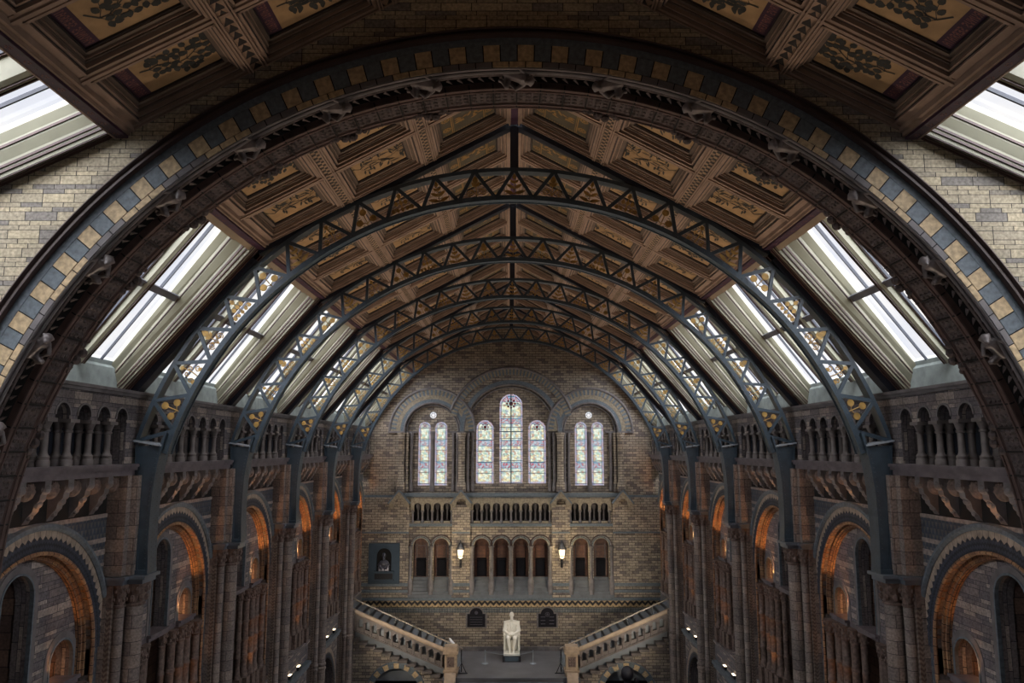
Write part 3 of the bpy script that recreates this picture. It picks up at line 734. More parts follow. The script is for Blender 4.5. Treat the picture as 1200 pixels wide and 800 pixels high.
# ------------------------------------------------------------------ ceiling
CE0 = (5.0, 4.14); CE1 = (0.0, 6.8)
def ceil_T(sg, ybase=0):
    d = Vector((CE1[0]-CE0[0], CE1[1]-CE0[1])); L = d.length; d /= L; n = Vector((.469, .883)); n = Vector((-d.y, d.x)) if (-d.y*0+d.x*0) else Vector((abs(d.y), abs(d.x)))
    return (lambda p: (sg*(CE0[0]+d.x*p[0]+n.x*p[1]), p[2]+ybase, CE0[1]+d.y*p[0]+n.y*p[1])), L
_, CL = ceil_T(1)
COLS = [(0.1, 1.64), (1.94, 3.54), (3.84, CL-.12)]
def painted(m, w, l, kind, seed):
    """flat painted sprays, local plane (a,y) centred, drawn a hair under the panel"""
    rnd = random.Random(seed); h = -.006
    def rib_(pts, w0, w1):
        for i in range(len(pts)-1):
            a, b = Vector(pts[i]), Vector(pts[i+1]); d = (b-a).normalized(); n = Vector((-d.y, d.x)); wa = w0+(w1-w0)*i/len(pts); wb = w0+(w1-w0)*(i+1)/len(pts)
            q = [a-n*wa/2, a+n*wa/2, b+n*wb/2, b-n*wb/2]; m.add([(p.x, h, p.y) for p in q], [(0, 1, 2, 3)], None, 1)
    def leaf(x, y, ang, L, W):
        sh = [(0, 0), (.2, .42), (.5, .5), (.8, .3), (1, 0), (.8, -.3), (.5, -.5), (.2, -.42)]; q = []
        for a, b in sh: q.append((x+a*L*cos(ang)-b*W*sin(ang), h-.001*rnd.random(), y+a*L*sin(ang)+b*W*cos(ang)))
        m.add(q, [tuple(range(8))], None, 1)
    if kind == 'squares':
        A, Bq = w/2*.93, l/2*.85
        def q_(x0, x1, y0, y1): m.add([(x0, h, y0), (x1, h, y0), (x1, h, y1), (x0, h, y1)], [(0, 1, 2, 3)], None, 1)
        n = int(A*2/.055)
        for i in range(n):
            x = -A+2*A*i/n
            for yy in (-Bq, Bq): q_(x, x+.03, yy-.015, yy+.015)
        for xx in (-A*.62, A*.62):
            q_(xx-.012, xx+.012, -Bq, Bq); q_(xx+.03, xx+.04, -Bq, Bq)
        for cx_ in (-A*.82, A*.82):
            for cy_ in (-Bq*.5, Bq*.5):
                for j in range(10):
                    a = 2*pi*j/10; r = min(Bq*.36, A*.13); q_(cx_+r*cos(a)-.02, cx_+r*cos(a)+.02, cy_+r*sin(a)-.02, cy_+r*sin(a)+.02)
                q_(cx_-.03, cx_+.03, cy_-.03, cy_+.03)
        for j in range(9):
            x = -A*.5+A*j/8.; leaf(x, Bq*.3*sin(j*1.7+seed), j*1.3, .16, .06); leaf(x, -Bq*.3*sin(j*1.1+seed), -j*.9, .14, .05)
        return
    A = w/2*.95; Bq = l/2*.86
    main = [(-A, -Bq*.25)]
    for i in range(1, 9): main.append((-A+2*A*i/8, Bq*(.35*sin(i*1.1+seed)*.6)))
    rib_(main, .022, .008)
    for i in range(1, 9):
        for s in (-1, 1):
            if kind == 'willow' and (i+s+seed) % 3 == 0: continue
            x, y = main[i]; ang = s*(.7+.4*rnd.random()); L = Bq*(.45+.4*rnd.random())
            tx, ty = x+L*.55*cos(ang), y+L*sin(ang)
            ty = max(-Bq, min(Bq, ty)); tx = min(A, tx)
            rib_([(x, y), ((x+tx)/2+.02, (y+ty)/2), (tx, ty)], .011, .006)
            nl = 3 if kind == 'round' else 4
            for j in range(nl):
                f = .35+.65*j/(nl-1); px, py = x+(tx-x)*f, y+(ty-y)*f
                aa = ang+(1 if j % 2 else -1)*(.6+.5*rnd.random())
                if kind == 'round': leaf(px, py, aa, .12, .085)
                elif kind == 'willow': leaf(px, py, aa, .19, .042)
                else: leaf(px, py, aa, .14, .07); 
LET = {'A': '0110 1001 1111 1001 1001', 'B': '1110 1001 1110 1001 1110', 'C': '0111 1000 1000 1000 0111', 'E': '1111 1000 1110 1000 1111', 'I': '1 1 1 1 1', 'M': '10001 11011 10101 10001 10001', 'N': '1001 1101 1011 1001 1001', 'O': '0110 1001 1001 1001 0110', 'P': '1110 1001 1110 1000 1000', 'R': '1110 1001 1110 1010 1001', 'S': '0111 1000 0110 0001 1110', 'V': '1001 1001 1001 0110 0110', 'L': '1000 1000 1000 1000 1111', 'T': '111 010 010 010 010', ' ': '00 00 00 00 00'}
def lettering(m, txt, a0, y0, y1, hgt, flip):
    cols = []
    for ch in txt:
        rows = LET[ch].split(' ') if ch != ' ' else ['00']*5
        cols.append(rows)
    tot = sum(len(r[0])+1 for r in cols); px = (y1-y0)/tot; y = 0
    for rows in cols:
        for j, row in enumerate(rows):
            for i, c in enumerate(row):
                if c == '1':
                    yy = y0+(y+i)*px; yy = (y0+y1)-yy-px if flip else yy
                    aa = a0+hgt*(4-j)/5
                    m.add([(aa, -.006, yy), (aa+hgt/5, -.006, yy), (aa+hgt/5, -.006, yy+px), (aa, -.006, yy+px)], [(0, 1, 2, 3)], None, 3)
        y += len(rows[0])+1
def coffer_meshes(sg, w, l, kind, seed, text=None):
    """frame and painted panel centred on the coffer, local frame baked for the slope side"""
    T0, _ = ceil_T(sg); o0 = Vector(T0((0, 0, 0)))
    T = lambda p: Vector(T0(p))-o0
    fr = MB(T)
    ks = .72 if text else 1.
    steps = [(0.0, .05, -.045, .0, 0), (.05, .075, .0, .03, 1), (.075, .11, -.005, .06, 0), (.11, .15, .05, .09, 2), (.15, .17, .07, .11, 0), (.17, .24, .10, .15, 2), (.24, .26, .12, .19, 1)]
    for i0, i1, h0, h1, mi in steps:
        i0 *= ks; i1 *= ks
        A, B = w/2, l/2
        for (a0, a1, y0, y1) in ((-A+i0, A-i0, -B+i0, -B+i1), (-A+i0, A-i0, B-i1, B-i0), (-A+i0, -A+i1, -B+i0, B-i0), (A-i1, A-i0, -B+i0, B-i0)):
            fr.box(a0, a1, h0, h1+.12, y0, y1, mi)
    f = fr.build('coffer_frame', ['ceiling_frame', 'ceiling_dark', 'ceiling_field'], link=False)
    A, B = w/2-.24*ks, l/2-.24*ks; hh = .15
    pm2 = MB(None)
    def Th(p): return T((p[0], p[1]+hh, p[2]))
    q = MB(Th)
    q.box(-A, A, 0, .03, -B, B, 0)
    if text:
        q.add([(-A, -.003, -B), (-A+.2, -.003, -B), (-A+.2, -.003, B), (-A, -.003, B)], [(0, 1, 2, 3)], None, 2)
        lettering(q, text, -A+.045, -B+.05, B-.05, .11, sg < 0)
        class Sh: pass
        q2 = MB(lambda p: Th((p[0]+.12, p[1], p[2]))); painted(q2, 2*A-.24, 2*B, kind, seed)
    else:
        q2 = MB(Th); painted(q2, 2*A, 2*B, kind, seed)
    b = len(q.v)
    q.v += q2.v; q.f += [[i+b for i in f_] for f_ in q2.f]; q.uv += q2.uv; q.mi += q2.mi
    pan = q.build('painted_panel', ['olive_panel' if kind == 'squares' else 'panel_tan', 'gold_paint' if kind == 'squares' else 'leaf_paint', 'maroon', 'maroon_mark'], link=False)
    return f.data, pan.data
def ceiling_section(y0, rows, pitch, name, label, front=False, cache={}):
    root = empty(name, (0, y0, 0), label, 'ceiling', None, 'structure')
    Lr = rows*pitch
    for sg, sn in SIDES:
        T, L = ceil_T(sg); c0 = Vector(T((0, 0, 0)))
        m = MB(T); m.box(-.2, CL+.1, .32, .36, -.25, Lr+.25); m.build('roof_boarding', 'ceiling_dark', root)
        for ci, (a0, a1) in enumerate(COLS):
            for r in range(rows):
                ya, yb = r*pitch+.06, (r+1)*pitch-.06
                w, l = a1-a0, yb-ya
                kind = ('round', 'willow', 'squares')[ci] if not front else ('round', 'oval', 'oval')[ci]
                if not front and ci == 1: kind = 'willow'
                if not front and ci == 0: kind = 'willow' if r % 2 == 0 else 'oval'
                txt = None
                if front: txt = ['PRVNVS SERRATA', 'ARBVTVS ANDRA', 'CITRVS TRIPTERA', 'PINVS NEPALENSIS'][(r+ci) % 4].replace('D', 'O')
                txt = ''.join(ch if ch in LET else 'N' for ch in txt) if txt else None
                key = (sg, ci, round(w, 3), round(l, 3), kind, (r if front else r % 2), txt)
                if key not in cache: cache[key] = coffer_meshes(sg, w, l, kind, (r*3+ci*7+1), txt)
                for nm, me in zip(('coffer_frame', 'painted_panel'), cache[key]):
                    o = bpy.data.objects.new(nm, me); C.objects.link(o); o.parent = root
                    p = Vector(T(((a0+a1)/2, 0, (ya+yb)/2))); o.location = p
        # plain field between frames
        m = MB(T)
        for r in range(rows+1): m.box(0.0, CL-.05, -.03, .3, max(0, r*pitch-.065), min(Lr, r*pitch+.065))
        m.build('cross_moulding', 'ceiling_frame', root)
        m = MB(T)
        for r in range(rows+1): m.box(0.0, CL-.05, -.055, 0, max(0, r*pitch-.025), min(Lr, r*pitch+.025))
        m.box(0.0, .1, -.02, .3, 0, Lr)
        m.build('moulding_bead', 'ceiling_frame', root)
        for a0, a1 in ((1.64, 1.94), (3.54, 3.84)):
            m = MB(T); m.box(a0, a1, -.03, .3, 0, Lr, 0)
            for q in (a0+.03, a0+.07, a1-.07, a1-.03): m.box(q-.012, q+.012, -.07, -.02, 0, Lr, 0)
            m.build('rib_moulding', 'ceiling_frame', root)
            m = MB(T); m.box((a0+a1)/2-.075, (a0+a1)/2+.075, -.04, .0, 0, Lr); m.build('checkered_strip', 'strip_tri' if front else 'strip_check', root)
    m = MB(); m.box(-.16, .16, 0, Lr, 6.66, 6.8); m.box(-.11, -.08, 0, Lr, 6.62, 6.7); m.box(.08, .11, 0, Lr, 6.62, 6.7); m.build('ridge_strip', 'ceiling_frame', root)
    m = MB(); m.box(-.07, .07, 0, Lr, 6.64, 6.7); m.build('ridge_band', 'maroon', root)
    for sg in (-1, 1):
        m = MB(side_T(sg)); m.box(5.04, 5.19, 0, Lr, 3.98, 4.12)
        m.build('purlin', 'maroon', root)
        m = MB(side_T(sg)); m.box(5.19, 5.215, 0, Lr, 3.97, 4.1); m.box(5.01, 5.04, 0, Lr, 4.02, 4.2); m.box(4.96, 5.01, 0, Lr, 4.07, 4.2); m.build('purlin_edge', 'ceiling_frame', root)
        m = MB(side_T(sg)); n = int(Lr/.3)
        for i in range(n):
            y = (i+.5)*Lr/n
            for a in range(5): ball(m, (5.115+.03*cos(a*1.257), y+.03*sin(a*1.257), 3.979), .014, 5, 3, 0, (1, 1, .4))
            ball(m, (5.115, y+.15, 3.979), .01, 5, 3, 0, (1, 1, .4))
        m.build('purlin_flowers', 'maroon_mark', root)
    return root
ceiling_section(9.5-1.245*10, 10, 1.245, 'ceiling', 'coffered ceiling before the great arch, brown frames round painted tree panels', True)
for b in range(6):
    ya = 10.3 if b == 0 else YR[b-1]+.18; yb = YR[b]-.18 if b < 5 else YE
    rows = 3
    if b == 0: ya = yb-3*1.72+.0; ya = 10.2; pit = (yb-ya)/3
    else: pit = (yb-ya)/3
    ceiling_section(ya, rows, pit, 'ceiling', 'coffered brown ceiling with painted panels in the roof bay %s' % ORD[b])
for k in range(5):
    pass

# ------------------------------------------------------------------ great front arch
YF = 9.5
def front_arch():
    root = empty('great_arch', (0, YF, -6), 'great round stone arch with chequered band and climbing monkeys, before all iron ribs', 'stone arch')
    def B(m, name, mat, smooth=False, parent=None):
        for v in m.v: v.z += 6; v.y -= YF
        return m.build(name, mat, parent or root, smooth=smooth)
    # masonry above and beside the arch
    m = MB(); R = 7.42
    hole = [(R*sin(t), ZC+R*cos(t)) for t in [radians(-90+180*i/72) for i in range(73)]]
    out = [(-11.5, -8)]+[(-R, -8)]+hole+[(R, -8), (11.5, -8), (11.5, 1.4), (9.6, 2.25), (5.2, 4.25), (0, 7.0), (-5.2, 4.25), (-9.6, 2.25), (-11.5, 1.4)]
    plate(m, out, [], YF, YF+.7, XZ); B(m, 'ashlar_wall', 'front_ashlar')
    A = pi/2
    m = MB(); sweep(m, [(7.5, YF+.02), (7.5, YF-.05), (7.475, YF-.07), (7.455, YF-.03), (7.43, YF-.02), (7.41, YF-.07), (7.38, YF-.07), (7.36, YF+.03)], 0, ZC, -A, A, 96, XZ, legs=5); B(m, 'hood_mould', 'hood_dark', True)
    m = MB(); ring(m, 0, ZC, 7.27, 7.37, YF+.0, YF+.13, XZ, 96, 0, legs=5); B(m, 'blue_band', 'slate_blue')
    # chequered band: separate stones
    n = 100; st = 180/n
    mb = [MB(), MB(), MB(), MB()]
    for i in range(n):
        a0, a1 = radians(-90+st*i+.06), radians(-90+st*(i+1)-.06)
        sweep(mb[i % 2], [(7.04, YF), (7.265, YF), (7.265, YF+.1), (7.04, YF+.1)], 0, ZC, a0, a1, 2, XZ)
        sweep(mb[2+(i*7//3) % 2], [(6.955, YF), (7.03, YF), (7.03, YF+.1), (6.955, YF+.1)], 0, ZC, a0+radians(st/2), a1+radians(st/2), 2, XZ)
    m = MB(); ring(m, 0, ZC, 6.96, 7.37, YF+.012, YF+.13, XZ, 96, 0, legs=5)
    for q, mm in enumerate(mb):
        b_ = len(m.v); m.v += mm.v; m.f += [[i+b_ for i in f_] for f_ in mm.f]; m.uv += mm.uv; m.mi += [(1, 2, 1, 3)[q]]*len(mm.f)
    B(m, 'chequered_band', ['void_dark', 'tan_tile', 'slate_blue', 'trim_stone'])
    m = MB(); sweep(m, [(6.95, YF+.02), (6.94, YF+.05), (6.95, YF+.13), (7.05, YF+.14), (7.05, YF+.02)], 0, ZC, -A, A, 96, XZ, legs=5)
    for rc, wc, r in ((6.945, YF+.02, .014), (6.93, YF+.085, .026), (6.945, YF+.135, .012)): sweep(m, circ(rc, wc, r, 7), 0, ZC, -A, A, 96, XZ, legs=5)
    B(m, 'roll_moulding', 'trim_stone', True)
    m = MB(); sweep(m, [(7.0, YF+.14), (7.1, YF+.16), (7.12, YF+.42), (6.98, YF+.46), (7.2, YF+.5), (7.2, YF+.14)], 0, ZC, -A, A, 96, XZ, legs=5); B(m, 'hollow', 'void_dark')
    # leaf carving that fills the hollow
    m = MB(); nn = 150
    for i in range(nn):
        a = radians(-88+176*i/(nn-1))
        for w, r, ln in ((YF+.2, 7.0, .13), (YF+.36, 6.99, .12)):
            c = Vector((r*sin(a), w, ZC+r*cos(a))); t = Vector((cos(a), 0, -sin(a))); nrm = Vector((-sin(a), 0, -cos(a)))
            q = [c-t*.035, c+Vector((0, .045, 0)), c+t*.035, c-Vector((0, .045, 0)), c+nrm*.06+t*ln*.5]
            m.add(q, [(0, 1, 4), (1, 2, 4), (2, 3, 4), (3, 0, 4), (0, 1, 2, 3)])
    sweep(m, circ(7.0, YF+.28, .03, 6), 0, ZC, -A, A, 96, XZ)
    o = B(m, 'leaf_carving', 'carved')
    # soffit with panelled blocks
    Y0, Y1 = YF+.46, YF+1.1
    m = MB(); sweep(m, [(6.9, Y0), (6.9, Y0+.14), (6.93, Y0+.16), (6.93, Y1-.16), (6.9, Y1-.14), (6.9, Y1), (7.42, Y1), (7.42, Y0)], 0, ZC, -A, A, 96, XZ, legs=5); B(m, 'soffit', 'soffit_brown')
    m = MB()
    for w in (Y0+.02, Y0+.12, Y1-.12, Y1-.02): sweep(m, circ(6.895, w, .018, 6), 0, ZC, -A, A, 96, XZ, legs=5)
    B(m, 'soffit_rolls', 'soffit_brown', True)
    m = MB(); nb = 66; sweep(m, [(6.915, Y0+.15), (6.915, Y1-.15), (6.95, Y1-.15), (6.95, Y0+.15)], 0, ZC, -A, A, 96, XZ)
    for i in range(nb):
        a = radians(-90+180*(i+.5)/nb); e = radians(180/nb*.42)
        for j in range(9):
            aa = a+e*((j % 3)-1)*.75; w = (Y0+Y1)/2+(.1*((j//3)-1))
            ball(m, (6.925*sin(aa), w, ZC+6.925*cos(aa)), .03+.01*((j*5+i) % 3), 6, 4, 0, (1, 1.2, 1))
    B(m, 'panel_carving', 'carved')
    m = MB()
    for i in range(nb+1):
        a = radians(-90+180*i/nb); da = radians(.07)
        sweep(m, [(6.885, Y0-.01), (6.885, Y1+.005), (6.95, Y1+.005), (6.95, Y0-.01)], 0, ZC, a-da, a+da, 1, XZ)
    B(m, 'block_joints', 'void_dark')
    # leafy bosses on the far edge
    for k in list(range(-7, 8)):
        if k == 0: continue
        a = radians(10.3*k)
        m = MB()
        for j, (da, dr, r) in enumerate(((-.035, .0, .09), (-.012, .03, .1), (.012, .03, .1), (.035, .0, .09), (-.05, -.02, .06), (.05, -.02, .06))):
            rr = 6.9-dr*.6; ball(m, (rr*sin(a+da*.7), Y1-.03+.05*((j*7)%3-1), ZC+rr*cos(a+da*.7)), r*.7, 7, 5)
        B(m, 'leaf_boss', 'carved')
    return root
front_arch()
# climbing monkeys in the hollow of the arch
def make_monkey():
    m = MB()
    def cap(a, b, r0, r1, n=7):
        a, b = Vector(a), Vector(b)
        for i in range(n+1):
            t = i/n; ball(m, a.lerp(b, t), r0+(r1-r0)*t, 8, 6)
    cap((0, 0, -.12), (0, .02, .1), .075, .085)              # body
    ball(m, (0, .06, .2), .062, 10, 8); ball(m, (0, .12, .185), .034, 8, 6)   # head and muzzle
    for s in (-1, 1):
        ball(m, (s*.058, .05, .215), .02, 6, 5)
        cap((s*.07, .03, .12), (s*.14, .09, .04), .032, .026, 4); cap((s*.14, .09, .04), (s*.11, .04, -.06), .026, .02, 4); ball(m, (s*.11, .04, -.07), .026, 6, 5)
        cap((s*.05, .02, -.12), (s*.13, .12, -.08), .045, .034, 4); cap((s*.13, .12, -.08), (s*.1, .02, -.2), .034, .024, 4); ball(m, (s*.1, .045, -.21), .028, 6, 5, 0, (1, 1.5, .8))
    for i in range(9): ball(m, (.03*sin(i*.8), -.05-.006*i, -.16-.025*i), .016, 6, 4)
    o = m.build('carved_monkey', 'monkey_stone', smooth=True)
    r = o.modifiers.new('r', 'REMESH'); r.mode = 'VOXEL'; r.voxel_size = .012; r.use_smooth_shade = True
    return o
mk0 = make_monkey()
cnt = 0
for k in range(-7, 8):
    o = mk0 if cnt == 0 else mk0.copy()
    if cnt: C.objects.link(o)
    cnt += 1
    a = radians(10.3*k); r = 6.93
    o.location = (r*sin(a), YF+.2, ZC+r*cos(a))
    up = Vector((-sin(a)*1., 0, -cos(a))); tn = Vector((-cos(a), 0, sin(a)))*(1 if k < 0 else -1)
    if tn.z < 0: tn = -tn
    # head end climbs along the arch, belly to the stone, back to the hall
    zdir = (tn*.9+up*.35+Vector((0, -.2, 0))).normalized(); ydir = (up*.7+Vector((0, -.7, 0))); ydir = (ydir-zdir*ydir.dot(zdir)).normalized(); xdir = ydir.cross(zdir)
    o.rotation_euler = Matrix((xdir, ydir, zdir)).transposed().to_euler(); o.scale = (1.05, 1.05, 1.05)
    pos = 'at the crown of the great arch' if k == 0 else '%s up the %s side of the great arch' % (['', 'just beside the crown', 'second from the crown', 'third from the crown', 'fourth from the crown', 'fifth from the crown', 'sixth from the crown', 'lowest'][abs(k)], 'left' if k < 0 else 'right')
    tag(o, 'carved stone monkey climbing, '+pos, 'carving', 'carved monkeys on the great arch')

# ------------------------------------------------------------------ hall shell
def struct(m, name, mat, label, cat, parent=None):
    o = m.build(name, mat, parent)
    if not parent: tag(o, label, cat, None, 'structure')
    return o
for sg, sn in SIDES:
    m = MB(side_T(sg)); m.box(11.4, 11.8, -3.2, YE+.6, FLOOR, 2.0)
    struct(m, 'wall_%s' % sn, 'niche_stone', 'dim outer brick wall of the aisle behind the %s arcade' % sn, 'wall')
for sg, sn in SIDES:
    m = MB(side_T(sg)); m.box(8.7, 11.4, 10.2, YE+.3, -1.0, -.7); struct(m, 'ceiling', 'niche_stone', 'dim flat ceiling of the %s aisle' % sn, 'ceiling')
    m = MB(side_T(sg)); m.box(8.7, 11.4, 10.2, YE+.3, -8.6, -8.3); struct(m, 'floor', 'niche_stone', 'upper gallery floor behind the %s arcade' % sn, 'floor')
m = MB(); m.box(-11.8, 11.8, -3.4, -3.0, FLOOR, 7.2); struct(m, 'wall_front', 'side_brick', 'brick wall closing the hall behind the viewing gallery', 'wall')
m = MB(); m.box(-11.8, 11.8, -3.4, YE+.6, FLOOR-.3, FLOOR); struct(m, 'floor', 'landing_stone', 'grey stone floor of the hall below the stairs', 'floor')

# ------------------------------------------------------------------ end wall
def end_wall():
    root = empty('wall_back', (0, YE, FLOOR), 'buff brick end wall with three great window arches', 'wall', None, 'structure')
    def B(m, name, mat, smooth=False, parent=None):
        for v in m.v: v.z -= FLOOR; v.y -= YE
        return m.build(name, mat, parent or root, smooth=smooth)
    Z1 = .94
    def glass_light(m, g, pc, r, zs, z0, yy): pass
    holes = []
    for s in (-1, 1): holes.append(arch(s*4.17, -2.25, 1.5, Z1, 24))
    holes.append(arch(0, -2.25, 2.5, Z1, 32))
    for c, w in ((-4.12, 1.08), (0, 2.15), (4.12, 1.08)): holes.append([(c-w, -3.78), (c-w, -2.6), (c+w, -2.6), (c+w, -3.78)])
    dc = [-5.0, -3.95, -1.5, -.5, .5, 1.5, 3.95, 5.0]; DC = [-4.68, -3.62, -1.53, -.51, .51, 1.53, 3.62, 4.68]
    for c in DC: holes.append(arch(c, -7.5, .40, -4.98, 14))
    m = MB(); plate(m, [(-9, FLOOR), (9, FLOOR), (9, 1.5), (7.2, 1.9), (5.3, 4.4), (0, 7.2), (-5.3, 4.4), (-7.2, 1.9), (-9, 1.5)], holes, YE, YE+.45, XZ); B(m, 'brick_face', 'end_brick')
    # window recess plates
    m = MB()
    lights = []
    for s in (-1, 1):
        hs = [arch(s*4.17-.44, -1.9, .32, 1.12, 14), arch(s*4.17+.44, -1.9, .32, 1.12, 14), [(s*4.17+.2*cos(2*pi*i/16), 1.8+.2*sin(2*pi*i/16)) for i in range(16)]]
        plate(m, arch(s*4.17, -2.25, 1.52, Z1, 24), hs, YE+.3, YE+.42, XZ)
        lights += [(s*4.17-.44, .32, 1.12, -1.9), (s*4.17+.44, .32, 1.12, -1.9)]
    hs = [arch(0, -1.8, .61, 2.32, 20), arch(-1.39, -1.8, .46, 1.07, 16), arch(1.39, -1.8, .46, 1.07, 16)]
    lights += [(0, .61, 2.32, -1.8), (-1.39, .46, 1.07, -1.8), (1.39, .46, 1.07, -1.8)]
    plate(m, arch(0, -2.25, 2.52, Z1, 32), hs, YE+.3, YE+.42, XZ); B(m, 'window_recess', 'end_brick')
    # archivolts
    for c, r in ((-4.17, 1.5), (4.17, 1.5)):
        m = MB(); ring(m, c, Z1, r, r+.2, YE-.02, YE+.1, XZ, 36); B(m, 'inner_voussoirs', 'slate_blue')
        m = MB(); ring(m, c, Z1, r+.2, r+.42, YE-.03, YE+.1, XZ, 36); B(m, 'middle_voussoirs', 'arch_tan')
        m = MB(); n = 30
        for i in range(n):
            a = radians(-90+180*i/n); sweep(m, [(r+.42, YE-.05), (r+.72, YE-.05), (r+.72, YE+.05), (r+.42, YE+.05)], c, Z1, a+.004, a+radians(180/n)*.5, 1, XZ, 0); sweep(m, [(r+.42, YE-.045), (r+.72, YE-.045), (r+.72, YE+.05), (r+.42, YE+.05)], c, Z1, a+radians(180/n)*.5, a+radians(180/n)-.004, 1, XZ, 1)
        B(m, 'striped_voussoirs', ['arch_tan', 'slate_blue'])
        m = MB(); sweep(m, circ(r+.76, YE-.04, .07, 8), c, Z1, -pi/2, pi/2, 36, XZ); B(m, 'hood_mould', 'trim_stone', True)
        m = MB(); sweep(m, circ(r, YE+.02, .06, 8), c, Z1, -pi/2, pi/2, 36, XZ, legs=3.0); sweep(m, circ(r-.12, YE+.16, .05, 8), c, Z1, -pi/2, pi/2, 36, XZ, legs=3.0); B(m, 'jamb_rolls', 'trim_stone', True)
    c, r = 0, 2.5
    m = MB(); ring(m, c, Z1, r, r+.22, YE-.04, YE+.1, XZ, 48); B(m, 'inner_voussoirs', 'slate_blue')
    m = MB(); n = 44
    for i in range(n):
        a = radians(-75+150*i/n); q = radians(150/n)
        sweep(m, [(r+.5, YE-.07), (r+.82, YE-.07), (r+.82, YE+.05), (r+.5, YE+.05)], c, Z1, a, a+q*.5, 1, XZ, 0); sweep(m, [(r+.5, YE-.065), (r+.82, YE-.065), (r+.82, YE+.05), (r+.5, YE+.05)], c, Z1, a+q*.5, a+q, 1, XZ, 1)
    B(m, 'striped_voussoirs', ['arch_tan', 'slate_blue'])
    m = MB(); sweep(m, circ(r+.87, YE-.05, .08, 8), c, Z1, -radians(70), radians(70), 48, XZ); B(m, 'hood_mould', 'trim_stone', True)
    m = MB(); sweep(m, circ(r, YE+.02, .07, 8), c, Z1, -pi/2, pi/2, 48, XZ, legs=3.0); sweep(m, circ(r-.15, YE+.16, .06, 8), c, Z1, -pi/2, pi/2, 48, XZ, legs=3.); B(m, 'jamb_rolls', 'trim_stone', True)
    # spring string, columns
    m = MB()
    for x0, x1 in ((-6.5, -5.62), (-2.72, -2.5), (2.5, 2.72), (5.62, 6.5)): m.box(x0, x1, YE-.1, YE+.1, Z1-.1, Z1)
    for x0, x1 in ((-5.65, -5.0), (-3.35, -2.7), (-2.5, -1.9), (1.9, 2.5), (2.7, 3.35), (5.0, 5.65), (-4.05+.02, -4.29)): m.box(min(x0, x1), max(x0, x1), YE+.1, YE+.34, Z1-.08, Z1)
    B(m, 'spring_string', 'trim_stone')
    for s in (-1, 1):
        for x, y, rr, mt in ((5.78, YE-.12, .16, 0), (5.5, YE+.05, .08, 0), (5.28, YE+.18, .08, 1), (4.17, YE+.2, .1, 1), (3.05, YE+.18, .08, 1), (2.83, YE+.05, .07, 1), (2.6, YE-.12, .17, 0), (2.3, YE+.08, .09, 1), (2.05, YE+.18, .08, 1)):
            m = MB(); lathe(m, s*x, y, [(rr*1.35, -2.2), (rr*1.35, -1.8), (rr*1.15, -1.72), (rr, -1.66), (rr, .55), (rr*1.15, .58), (rr*1.05, .62), (rr*1.5, .86)], 12); B(m, 'window_shaft', ('end_brick', 'trim_stone')[mt], True)
    # sill bands
    m = MB(); m.box(-6.0, 6.0, YE-.12, YE+.1, -2.42, -2.28); m.box(-6.0, 6.0, YE-.06, YE+.1, -2.5, -2.42); m.box(-7.9, -6, YE-.05, YE+.1, -2.5, -2.38); m.box(6, 7.9, YE-.05, YE+.1, -2.5, -2.38); B(m, 'sill_string', 'slate_blue')
    m = MB()
    for x in (-5.83, -2.6, 2.6, 5.83):
        T = lambda p, q, w: (p, w, q)
        o = [(x-.5, -2.86), (x-.5, -2.72), (x, -2.14), (x+.5, -2.72), (x+.5, -2.86), (x+.25, -2.86)]+[(x+.25*cos(t), -2.8+.25*sin(t)) for t in [pi*i/8 for i in range(9)]]+[(x-.25, -2.86)]
        plate(m, o, [], YE-.3, YE-.1, T); m.box(x-.5, x-.3, YE-.26, YE, -3.0, -2.86); m.box(x+.3, x+.5, YE-.26, YE, -3.0, -2.86)
        m.box(x-.2, x+.2, YE-.08, YE, -2.14, -1.78)
    B(m, 'gablet', 'arch_tan')
    m = MB()
    for x in (-5.83, -2.6, 2.6, 5.83):
        for q in (-1, 1): bar(m, (x+q*.56, YE-.22, -2.8), (x, YE-.22, -2.12), .07, .3, (0, 1, 0))
    B(m, 'gablet_coping', 'slate_blue')
    # projecting brick piers between the openings
    m = MB()
    for s in (-1, 1):
        a, b = sorted((s*2.12, s*3.06)); m.box(a, b, YE-.14, YE, -7.55, -2.86); a, b = sorted((s*5.3, s*5.42)); m.box(a, b, YE-.14, YE, -7.55, -2.86)
        a, b = sorted((s*5.42, s*7.9)); m.box(a, b, YE-.1, YE, -7.55, -2.5)
    B(m, 'brick_pier', 'end_brick')
    m = MB()
    for x0, x1, z in ((-7.9, -5.3, -4.28), (-3.06, -2.12, -4.28), (2.12, 3.06, -4.28), (5.3, 7.9, -4.28)): m.box(x0, x1, YE-.18, YE, z-.05, z+.03)
    for x0, x1 in ((-5.3, -3.06), (-2.12, 2.12), (3.06, 5.3)): m.box(x0, x1, YE-.12, YE, -3.98, -3.84)
    B(m, 'string_course', 'slate_blue')
    # mini arcade
    for c, n in ((-4.12, 4), (0, 8), (4.12, 4)):
        w = n*.51; x0 = c-w/2; m = MB()
        o = [(x0-.12, -3.2)]
        for k in range(n):
            cc = x0+.51*(k+.5); o += [(cc-.19, -3.2)]+[(cc-.19*cos(pi*i/8), -2.98+.19*sin(pi*i/8)) for i in range(9)]+[(cc+.19, -3.2)]
        o += [(x0+w+.12, -3.2), (x0+w+.12, -2.55), (x0-.12, -2.55)]
        plate(m, o, [], YE-.03, YE+.12, XZ); B(m, 'arcade_arches', 'arch_tan')
        for k in range(n+1):
            m = MB(); lathe(m, x0+.51*k, YE+.02, [(.09, -3.8), (.09, -3.72), (.055, -3.65), (.05, -3.3), (.07, -3.26), (.1, -3.17)], 8); B(m, 'arcade_column', 'trim_stone', True)
